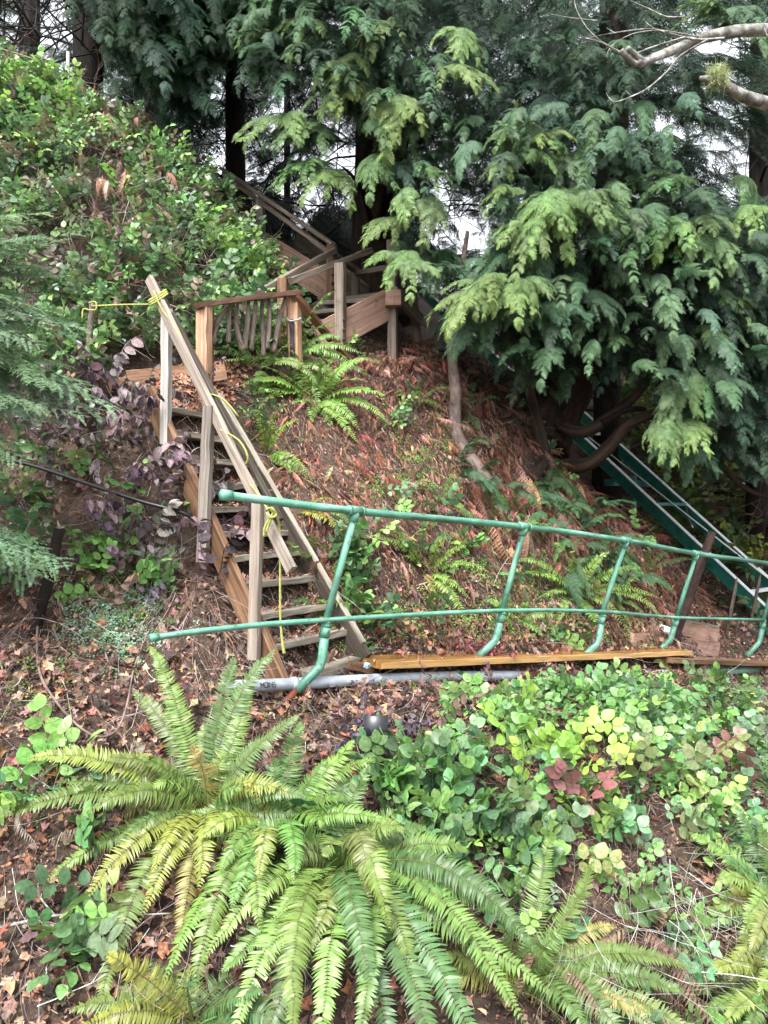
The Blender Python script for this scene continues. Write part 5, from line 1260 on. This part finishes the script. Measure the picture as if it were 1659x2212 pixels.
H2 = [(1125, 380, 7.8, 1125, 250, 7.6, .5), (1130, 290, 7.8, 1070, 320, 7.3, .7), (1130, 300, 7.8, 1215, 320, 7.3, .7), (1130, 350, 7.8, 1060, 385, 7.3, .7), (1130, 330, 7.8, 1210, 370, 7.3, .7), (1150, 420, 7.6, 1050, 440, 7.2, .8), (1160, 430, 7.6, 1210, 450, 7.2, .8),
      (1220, 400, 7.6, 1130, 540, 7.0, .9), (1220, 400, 7.6, 1330, 480, 7.0, .9), (1260, 430, 7.6, 1340, 500, 7.1, .8), (1200, 380, 7.6, 1230, 550, 7.1, .9), (1350, 330, 8.0, 1250, 340, 7.5, .8), (1160, 480, 7.5, 1080, 520, 7.1, .8), (1180, 470, 7.5, 1110, 590, 7.0, .8),
      (1090, 590, 7.4, 950, 730, 6.8, .8), (1110, 600, 7.4, 1170, 670, 6.9, .9), (1090, 590, 7.4, 1020, 650, 6.9, .9), (1100, 610, 7.4, 1120, 690, 6.8, .9), (1060, 600, 7.4, 1000, 690, 6.9, .9), (1130, 600, 7.4, 1190, 640, 7.0, .9),
      (1500, 480, 8.0, 1370, 550, 7.3, .7), (1500, 480, 8.0, 1560, 600, 7.3, .8), (1500, 480, 8.0, 1550, 500, 7.3, .8), (1480, 470, 8.0, 1430, 550, 7.3, .8), (1520, 520, 8.0, 1580, 590, 7.4, .8), (1520, 400, 8.2, 1400, 420, 7.7, .7),
      (1610, 440, 8.0, 1640, 500, 7.4, .8), (1600, 380, 8.3, 1620, 440, 7.8, .8), (1480, 780, 8.0, 1510, 900, 7.5, .8), (1440, 800, 8.0, 1470, 960, 7.5, .8), (1500, 700, 8.2, 1590, 760, 7.6, .8), (1420, 880, 7.9, 1480, 1010, 7.4, .8), (1450, 900, 7.9, 1540, 990, 7.4, .8), (1420, 900, 7.9, 1420, 990, 7.4, .8), (1540, 640, 8.2, 1640, 690, 7.6, .8),
      (1600, 60, 7.5, 1480, 20, 7.2, .7), (1560, 20, 7.5, 1659, 60, 7.0, .9), (1300, 180, 8.6, 1210, 220, 8.0, .8), (1330, 300, 8.2, 1400, 330, 7.7, .8), (1250, 620, 7.9, 1330, 700, 7.4, .8), (1300, 560, 8.0, 1390, 640, 7.5, .8), (1080, 100, 8.5, 1160, 130, 8.0, .8), (1260, 60, 8.5, 1200, 120, 8.0, .8), (1300, 100, 8.5, 1390, 120, 8.0, .8),
      (1480, 540, 8.0, 1500, 640, 7.5, .8), (1270, 480, 7.8, 1300, 560, 7.3, .8), (1180, 640, 7.6, 1230, 720, 7.1, .8), (1550, 800, 8.1, 1600, 870, 7.6, .8), (1640, 600, 8.0, 1700, 660, 7.5, .8)]
hero_branch(b, H2[:36]); hero_branch(b, H2[36:], tip=TIPM)
hero_branch(b, [(x0 + 15, y0 + 35, Y0 + .5, x1 + 20, y1 + 40, Y1 + .5, w * 1.1) for x0, y0, Y0, x1, y1, Y1, w in H2], tip=TIPM)
b.build('crown', M['cedar'], t2)
t3 = empty('cedar_sapling', hit(1180, 1180), 'young green cedar shoots growing behind the railing between second and third posts', 'cedar')
b = Bulk()
for cx, cy in [(1160, 1100), (1200, 1060), (1230, 1100), (1290, 1140), (1190, 1150), (1260, 1190), (1320, 1210), (1230, 1260), (1010, 1060), (1060, 1080), (1290, 1260), (1350, 1270)]:
    for q in range(5):
        h_ = hit(cx + rng.normal(0, 14), cy + rng.normal(0, 14)); a = np.array(h_) + np.array([0, -.12, .14]); d = nrm(np.array([rng.normal(0, .6), -.5, rng.uniform(-.5, .7)])); L = rng.uniform(.22, .42)
        b.add(BR_H[q], basis(d[None], nrm(np.array([[rng.normal(0, .3), -.3, 1.0]])), np.array([L])), a[None], pick(MD, 1), pick([(.10, .22, .07), (.13, .27, .09), (.09, .19, .08)], 1))
b.build('crown', M['cedar'], t3)
# slender curved trunks on the red slope
for pts, r, mt, lab in [([(1046, 1040, 8.3), (1030, 1010, 8.2), (1000, 965, 8.15), (983, 920, 8.15), (984, 850, 8.15), (978, 790, 8.15), (978, 740, 8.1), (990, 640, 8.1), (1010, 500, 8.1)], [.09, .075, .068, .066, .064, .055, .05, .04, .02], 'bark_pale', 'slender pale trunk curving up out of the red slope right of the platform'),
                        ([(1130, 1036, 8.75), (1158, 1022, 8.65), (1176, 985, 8.65), (1165, 930, 8.7), (1148, 860, 8.8), (1140, 800, 8.9), (1150, 680, 9.0)], [.085, .08, .075, .068, .06, .05, .03], 'bark', 'dark hooked trunk curving up beside the leaning cedar')]:
    pts = [(x, y, min(Y, hit(x, y).y - .10 + (.12 if k_ == 0 else 0)) if y > 760 else Y) for k_, (x, y, Y) in enumerate(pts)]
    e = empty('curved_tree', P(*pts[0]), lab, 'tree', 'curved trunks on the slope')
    MB().tube([P(*p) for p in pts], r, 12, sub=6, wob=.03).build('trunk', M[mt], e)
    b = Bulk(); x, y, Y = pts[-2]
    crown_fill(b, 26, [(x - 80, y - 120), (x + 80, y - 120), (x + 70, y + 20), (x - 60, y + 20)], (Y - .6, Y + .4), P(x, y, Y), (.4, .8), pal=MD, tip=TIPM, hi=True); b.build('crown', M['cedar'], e)
A = hit(1145, 1140)
o = MB().tube([A, P(1140, 1150, A.y - .1), P(1152, 1200, A.y - .2), P(1168, 1270, A.y - .3), P(1180, 1300, A.y - .35)], [.02, .03, .03, .022, .01], 8, sub=4, wob=.08).build('broken_root', M['stick']); tag(o, 'broken pale root dangling behind the second green post', 'root')

# dark trunks at upper left
for x, y, Y, r, lab, lean, reg, n in [
    (508, 400, 13.0, .17, 'straight dark trunked cedar above the top handrail', 0, [(300, -60), (660, -60), (640, 60), (560, 190), (480, 260), (400, 250), (300, 120)], 150),
    (195, 260, 12.5, .24, 'thick dark trunked tree behind the crest of the salal bank', -20, [(150, -60), (460, -60), (430, 200), (330, 150), (150, 60)], 110),
    (620, 420, 16.0, .07, 'slim far trunk between the two nearest upper trunks', 0, [(420, -60), (760, -60), (740, 200), (520, 220)], 60),
    (860, 300, 15.0, .2, 'dim trunk hidden by cedar sprays above the platform', 0, [(700, -60), (1080, -60), (1060, 420), (820, 300)], 90),
    (1310, 300, 13.5, .24, 'tall dim reddish trunk behind the bare grey branch', 5, [(1060, -60), (1600, -60), (1560, 700), (1060, 600)], 200),
    (1640, 500, 13.0, .2, 'dark tree at the right edge behind the leaning cedar', 0, [(1450, 300), (1900, -60), (1900, 1000), (1500, 900)], 130),
    (60, 200, 14.5, .2, 'dark tree at the upper left corner beyond the bank', 10, [(-200, -60), (330, -60), (300, 90), (-200, 90)], 30),
    (330, 330, 15.0, .16, 'thin dark tree between the two upper left trunks', 0, [(240, 60), (470, 60), (470, 330), (260, 260)], 20)]:
    p = P(x, y, Y); g = gz(p.x, p.y)
    e = empty('conifer_tree', (p.x, p.y, g), lab, 'conifer', 'dark trees behind the bank')
    lx = lean / FPX * Y
    MB().tube([(p.x, p.y, g - .3), (p.x + lx * .1, p.y, g + .4), (p.x + lx * .5, p.y, g + 4), (p.x + lx, p.y, g + 10)], [r * 1.35, r * 1.05, r * .9, r * .55], 12, sub=4, wob=.03).build('trunk', M['bark_dark'], e)
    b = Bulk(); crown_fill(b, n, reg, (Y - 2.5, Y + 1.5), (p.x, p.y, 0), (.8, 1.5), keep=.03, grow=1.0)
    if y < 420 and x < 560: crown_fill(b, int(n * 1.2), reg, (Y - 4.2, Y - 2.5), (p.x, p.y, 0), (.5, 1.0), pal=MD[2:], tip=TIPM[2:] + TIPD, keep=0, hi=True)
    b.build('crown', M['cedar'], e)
    for k in range(9):
        mb = MB(); zz = g + random.uniform(.6, 7); an = random.uniform(0, 2 * PI); L = random.uniform(1, 2.6)
        q = Vector((p.x + lx * zz / 12, p.y, zz)); mb.tube([q, q + Vector((math.cos(an), math.sin(an), .15)) * L * .5, q + Vector((math.cos(an), math.sin(an), -.15)) * L], [.03, .02, .005], 5, sub=3, wob=.08); mb.build('bare_limb', M['bark_dark'], e)
# understorey and far wood, with forest shade put into the near-black colours
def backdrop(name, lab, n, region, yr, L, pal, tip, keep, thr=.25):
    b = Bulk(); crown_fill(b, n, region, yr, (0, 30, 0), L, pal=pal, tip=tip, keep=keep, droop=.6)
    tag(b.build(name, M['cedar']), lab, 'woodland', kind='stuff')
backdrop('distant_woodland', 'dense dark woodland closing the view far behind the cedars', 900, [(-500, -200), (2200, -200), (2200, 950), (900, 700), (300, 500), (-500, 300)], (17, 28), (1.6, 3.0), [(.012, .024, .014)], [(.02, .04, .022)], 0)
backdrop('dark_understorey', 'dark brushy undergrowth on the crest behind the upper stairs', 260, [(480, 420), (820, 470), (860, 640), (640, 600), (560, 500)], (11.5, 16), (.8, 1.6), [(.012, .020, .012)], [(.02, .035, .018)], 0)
b = Bulk()
n = 260; px = rng.uniform(380, 1000, n); py = rng.uniform(180, 560, n); Y = rng.uniform(11.5, 17, n)
T = np.stack([(px - 829.5) / FPX * Y, Y, CZ - (py - 1106) / FPX * Y], -1)
for k in range(10):
    q = slice(k, None, 10); m_ = len(T[q]); b.add(TWIG[k], basis(rand_dirs(m_), rand_dirs(m_), rng.uniform(1, 2.4, m_)), T[q], np.array([.012, .010, .008]), np.array([.018, .014, .012]))
n = 120; px = rng.uniform(-100, 330, n); py = rng.uniform(-30, 180, n); Y = rng.uniform(9.5, 13, n)
T = np.stack([(px - 829.5) / FPX * Y, Y, CZ - (py - 1106) / FPX * Y], -1)
for k in range(10):
    q = slice(k, None, 10); m_ = len(T[q]); b.add(TWIG[k], basis(nrm(rand_dirs(m_) + [-.4, 0, .9]), rand_dirs(m_), rng.uniform(1.2, 3, m_)), T[q], np.array([.012, .010, .008]), np.array([.018, .014, .012]))
tag(b.build('bare_thicket_twigs', M['twig']), 'tangle of bare dark twigs against the sky behind the bank', 'twigs', kind='stuff')
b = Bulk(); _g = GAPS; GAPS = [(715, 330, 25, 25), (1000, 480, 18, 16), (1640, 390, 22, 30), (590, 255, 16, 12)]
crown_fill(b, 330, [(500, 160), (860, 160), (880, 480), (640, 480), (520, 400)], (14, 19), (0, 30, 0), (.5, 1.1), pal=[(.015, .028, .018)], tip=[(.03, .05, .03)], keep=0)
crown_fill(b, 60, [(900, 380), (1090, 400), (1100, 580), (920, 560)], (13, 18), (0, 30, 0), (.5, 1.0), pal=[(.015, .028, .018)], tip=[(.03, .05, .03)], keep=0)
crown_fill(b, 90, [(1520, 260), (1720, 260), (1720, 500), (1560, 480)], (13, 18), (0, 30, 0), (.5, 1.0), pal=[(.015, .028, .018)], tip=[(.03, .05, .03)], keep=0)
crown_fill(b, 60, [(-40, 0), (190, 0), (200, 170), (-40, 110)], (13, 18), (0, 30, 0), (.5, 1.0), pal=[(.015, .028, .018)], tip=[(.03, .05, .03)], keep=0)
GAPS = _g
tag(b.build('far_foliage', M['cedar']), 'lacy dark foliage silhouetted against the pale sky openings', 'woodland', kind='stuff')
b = Bulk(); n = 160; px = np.concatenate([rng.uniform(900, 1100, 60), rng.uniform(1500, 1700, 100)]); py = np.concatenate([rng.uniform(380, 580, 60), rng.uniform(100, 500, 100)]); Y = rng.uniform(12, 17, n)
T = np.stack([(px - 829.5) / FPX * Y, Y, CZ - (py - 1106) / FPX * Y], -1)
for k in range(10):
    q = slice(k, None, 10); m_ = len(T[q]); b.add(TWIG[k], basis(rand_dirs(m_), rand_dirs(m_), rng.uniform(.8, 2, m_)), T[q], np.array([.012, .010, .008]), np.array([.018, .014, .012]))
tag(b.build('bare_canopy_twigs', M['twig']), 'bare dark twigs crossing the sky gaps among the right cedars', 'twigs', kind='stuff')
# mossy brush across the gully
POOL2, PN2 = make_pool(30000, 1.5, 13, 9.4, 21)
POOL, PN = POOL2, PN2; PPX, PPY = proj(POOL)
wg = inpoly(PPX, PPY, [(1180, 860), (1700, 700), (1900, 700), (1900, 1450), (1640, 1420), (1400, 1180)]) * 1.0
b = Bulk()
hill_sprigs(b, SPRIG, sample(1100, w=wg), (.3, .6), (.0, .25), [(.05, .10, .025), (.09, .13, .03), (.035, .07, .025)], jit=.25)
hill_sprigs(b, SPRIG, sample(220, w=wg * soft(PPX, PPY, [(1450, 940, 90, 40, 1), (1500, 1020, 90, 50, 1), (1600, 1230, 50, 30, 1)])), (.3, .5), (.1, .3), [(.15, .19, .03), (.2, .24, .04)], jit=.2)
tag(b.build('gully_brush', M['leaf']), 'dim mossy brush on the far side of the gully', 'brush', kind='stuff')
b = Bulk()
lay(b, TWIG + CANE, sample(900, w=wg), (.5, 1.6), (.02, .4), GRY[1:] + BR, tilt=.8)
lay(b, CHIP, sample(5000, w=wg), (.04, .12), (0, .04), BR + [(.1, .13, .04), (.06, .08, .03)], tilt=.7)
lay(b, CHIP, sample(220, w=wg), (.06, .12), (.1, .5), [(.6, .66, .5), (.5, .55, .4)], tilt=.7)
tag(b.build('gully_debris', M['dry']), 'fallen twigs and leaves across the gully floor', 'debris', kind='stuff')

# yew sprays at left, close to the camera
e = empty('yew_tree', (-4.2, 4.6, gz(-4.2, 4.6)), 'soft bluish green conifer reaching in from the left edge', 'conifer')
MB().tube([(-4.2, 4.6, gz(-4.2, 4.6) - .2), (-4.15, 4.6, 2.5), (-4.2, 4.7, 5.5)], [.16, .13, .07], 10, sub=4, wob=.03).build('trunk', M['bark'], e)
b = Bulk(); mb = MB()
YL = [(-160, 700, 4.3, 280, 800, 4.3, 1.0), (-160, 560, 4.4, 130, 520, 4.4, 1.0), (-180, 620, 4.2, 200, 640, 4.3, 1.0), (-160, 760, 4.2, 120, 860, 4.2, 1.0), (-150, 480, 4.5, 90, 410, 4.6, .9), (-180, 660, 4.5, 240, 720, 4.6, .9), (-160, 860, 4.1, 70, 960, 4.1, 1.0), (-160, 600, 4.6, 60, 590, 4.4, 1.1),
      (-180, 720, 4.4, 170, 770, 4.4, .9), (-100, 820, 4.1, 190, 850, 4.2, .7), (-160, 1100, 4.2, 170, 1160, 4.2, .7), (-160, 1060, 4.4, 110, 1190, 4.2, .8), (-140, 500, 4.3, 120, 600, 4.3, .9), (-200, 900, 4.3, 60, 920, 4.3, .9), (-160, 540, 4.2, 150, 440, 4.4, .8), (-160, 640, 4.1, 100, 700, 4.1, .9)]
YL = YL[:5] + YL[6:12] + YL[13:]
YL = YL + [(x0, y0 + 25, Y0 + .12, x1 - 30, y1 + 22, Y1 + .12, w) for x0, y0, Y0, x1, y1, Y1, w in YL] + [(x0, y0 - 30, Y0 - .1, x1 - 60, y1 - 18, Y1 - .05, w) for x0, y0, Y0, x1, y1, Y1, w in YL[:5]]
for k, (x0, y0, Y0, x1, y1, Y1, w) in enumerate(YL):
    a = np.array(P(x0, y0, Y0)); c = np.array(P(x1, y1, Y1)); d = c - a; L = np.linalg.norm(d)
    A = pick([(.09, .17, .10), (.11, .2, .11)], 1); B = pick([(.24, .38, .17), (.29, .44, .19), (.27, .40, .24)], 1)
    b.add(YEW[k % 4], basis(d[None], nrm(np.array([[rng.normal(0, .15), -.35 + rng.normal(0, .12), 1.0]])), np.array([L])), a[None], A, B)
    mb.tube([Vector((-4.2, 4.6, a[2] + .1)), Vector(a)], [.03, .012], 6)
b.build('crown', M['cedar'], e); mb.build('limbs', M['bark_dark'], e)

# bare lichen-covered tree reaching in from the right
tx, ty_ = 3.6, 5.6
e = empty('bare_alder_tree', (tx, ty_, gz(tx, ty_)), 'bare grey lichen spotted tree whose branches enter at upper right', 'tree')
MB().tube([(tx, ty_, gz(tx, ty_) - .2), (tx + .02, ty_, 3.0), (tx - .05, ty_ + .05, 6.8)], [.15, .12, .08], 12, sub=5, wob=.03).build('trunk', M['alder'], e)
br = MB().tube([Vector((tx, ty_, 5.1)), P(1760, 70, 5.2), P(1659, 65, 5.0), P(1590, 68, 4.95), P(1520, 82, 4.9), P(1460, 106, 4.85), P(1420, 122, 4.8), P(1390, 136, 4.75), P(1377, 134, 4.72)], [.06, .045, .038, .036, .032, .030, .026, .024, .022], 12, sub=4, wob=.04).build('branch', M['alder'], e)
MB().tube([P(1392, 136, 4.76), P(1372, 118, 4.7), P(1356, 104, 4.66)], [.022, .017, .015], 9, sub=4, wob=.05).tube([P(1386, 138, 4.74), P(1366, 136, 4.7), P(1352, 122, 4.66), P(1342, 108, 4.64)], [.02, .018, .017, .016], 9, sub=4, wob=.05).build('stub', M['alder'], br)
mb = MB()
def twig(pts, Y, r=.006):
    mb.tube([P(x, y, Y + .05 * math.sin(i)) for i, (x, y) in enumerate(pts)], [r * (1 - .75 * i / (len(pts) - 1)) for i in range(len(pts))], 5, sub=3)
twig([(1565, 82), (1500, 85), (1440, 70), (1400, 62), (1320, 72), (1270, 82), (1253, 76)], 4.8, .007)
twig([(1480, 80), (1440, 92), (1400, 105), (1360, 120), (1340, 112), (1300, 90), (1268, 60), (1245, 20), (1240, -10)], 4.75, .006)
twig([(1510, 80), (1430, 66), (1380, 70), (1350, 80), (1320, 100), (1310, 125), (1330, 90)], 4.8, .005)
twig([(1530, 85), (1470, 120), (1440, 155), (1400, 190), (1365, 208), (1330, 220), (1315, 210), (1310, 200)], 4.75, .007)
twig([(1350, 120), (1300, 92), (1265, 82)], 4.7, .007); twig([(1290, 45), (1230, 38), (1190, 30)], 4.75, .005)
twig([(1480, 36), (1440, 36), (1400, 18), (1370, 5), (1350, -6)], 4.8, .006); twig([(1365, 208), (1350, 195)], 4.72, .003)
twig([(1420, 66), (1400, 52), (1390, 40)], 4.8, .003); twig([(1330, 72), (1310, 60)], 4.8, .003); twig([(1659, 80), (1650, 50), (1680, 20)], 4.9, .005)
mb.build('twigs', M['alder'], e)
b2_ = MB().tube([Vector((tx, ty_, 4.5)), P(1740, 262, 5.0), P(1659, 226, 4.8), P(1600, 205, 4.7), P(1560, 182, 4.65), P(1530, 172, 4.6), P(1512, 168, 4.58)], [.055, .045, .04, .036, .032, .022, .010], 12, sub=4, wob=.05).build('branch', M['alder'], e)
b = Bulk(); n = 420; c = np.array(P(1548, 168, 4.6)); d = rand_dirs(n) + np.array([0, -.2, .1])
b.add(twig_tpl(900, 4, .03, 1.5, 1), basis(d, rand_dirs(n), rng.uniform(.04, .075, n)), c + rng.normal(0, .022, (n, 3)), np.array([.42, .48, .22]), np.array([.62, .68, .36]))
b.build('lichen_tuft', M['leaf'], b2_)
# dead strands and a white marker stick on the crest
o = MB().tube([hit(147, 215) + Vector((0, 0, -.1)), P(147, 112, hit(147, 215).y)], .02, 7).build('marker_stick', M['wood_white']); tag(o, 'pale upright marker stick on the crest of the bank', 'stick')
o = MB().tube([P(-20, 98, 8.2), P(150, 160, 8.4), P(320, 280, 8.9), P(480, 368, 10.0), P(494, 392, 10.3)], .0055, 5, sub=4).build('guide_rope', M['wood_pale']); tag(o, 'thin pale rope strung along the crest of the bank to the top handrail', 'rope')

# ------------------------------------------------------------------ light, sky, camera
world = bpy.data.worlds.new('World'); scene.world = world; world.use_nodes = True
nt = world.node_tree; nt.nodes.clear()
sky = nt.nodes.new('ShaderNodeTexSky'); sky.sky_type = 'NISHITA'; sky.sun_disc = False
SUN_EL, SUN_AZ = math.radians(58), math.radians(205)
sky.sun_elevation = SUN_EL; sky.sun_rotation = SUN_AZ; sky.dust_density = 4; sky.ozone_density = .5; sky.air_density = 1.2
hs = nt.nodes.new('ShaderNodeHueSaturation'); hs.inputs['Saturation'].default_value = .22; hs.inputs['Value'].default_value = 1.0
bg = nt.nodes.new('ShaderNodeBackground'); bg.inputs['Strength'].default_value = .15
wo = nt.nodes.new('ShaderNodeOutputWorld')
nt.links.new(sky.outputs[0], hs.inputs['Color']); nt.links.new(hs.outputs[0], bg.inputs['Color']); nt.links.new(bg.outputs[0], wo.inputs['Surface'])
sl = bpy.data.lights.new('sun', 'SUN'); sl.energy = 1.4; sl.angle = math.radians(15); sl.color = (1, .985, .97)
so = bpy.data.objects.new('sun', sl); C.objects.link(so)
dv = Vector((math.sin(SUN_AZ) * math.cos(SUN_EL), math.cos(SUN_AZ) * math.cos(SUN_EL), math.sin(SUN_EL)))
so.rotation_euler = dv.to_track_quat('Z', 'Y').to_euler()
cam = bpy.data.cameras.new('camera'); co = bpy.data.objects.new('camera', cam); C.objects.link(co)
co.location = (0, 0, CZ); co.rotation_euler = (math.radians(90), 0, 0)
cam.sensor_fit = 'VERTICAL'; cam.sensor_height = 36; cam.sensor_width = 27; cam.lens = 27.0; cam.clip_end = 600; cam.clip_start = .05
scene.camera = co
scene.view_settings.view_transform = 'Standard'; scene.view_settings.look = 'None'
scene.view_settings.gamma = 1; scene.view_settings.exposure = 1.82
scene.cycles.max_bounces = 6; scene.cycles.diffuse_bounces = 4; scene.cycles.glossy_bounces = 2; scene.cycles.transmission_bounces = 3
scene.cycles.use_denoising = True
print('faces', sum(len(m.polygons) for m in bpy.data.meshes))
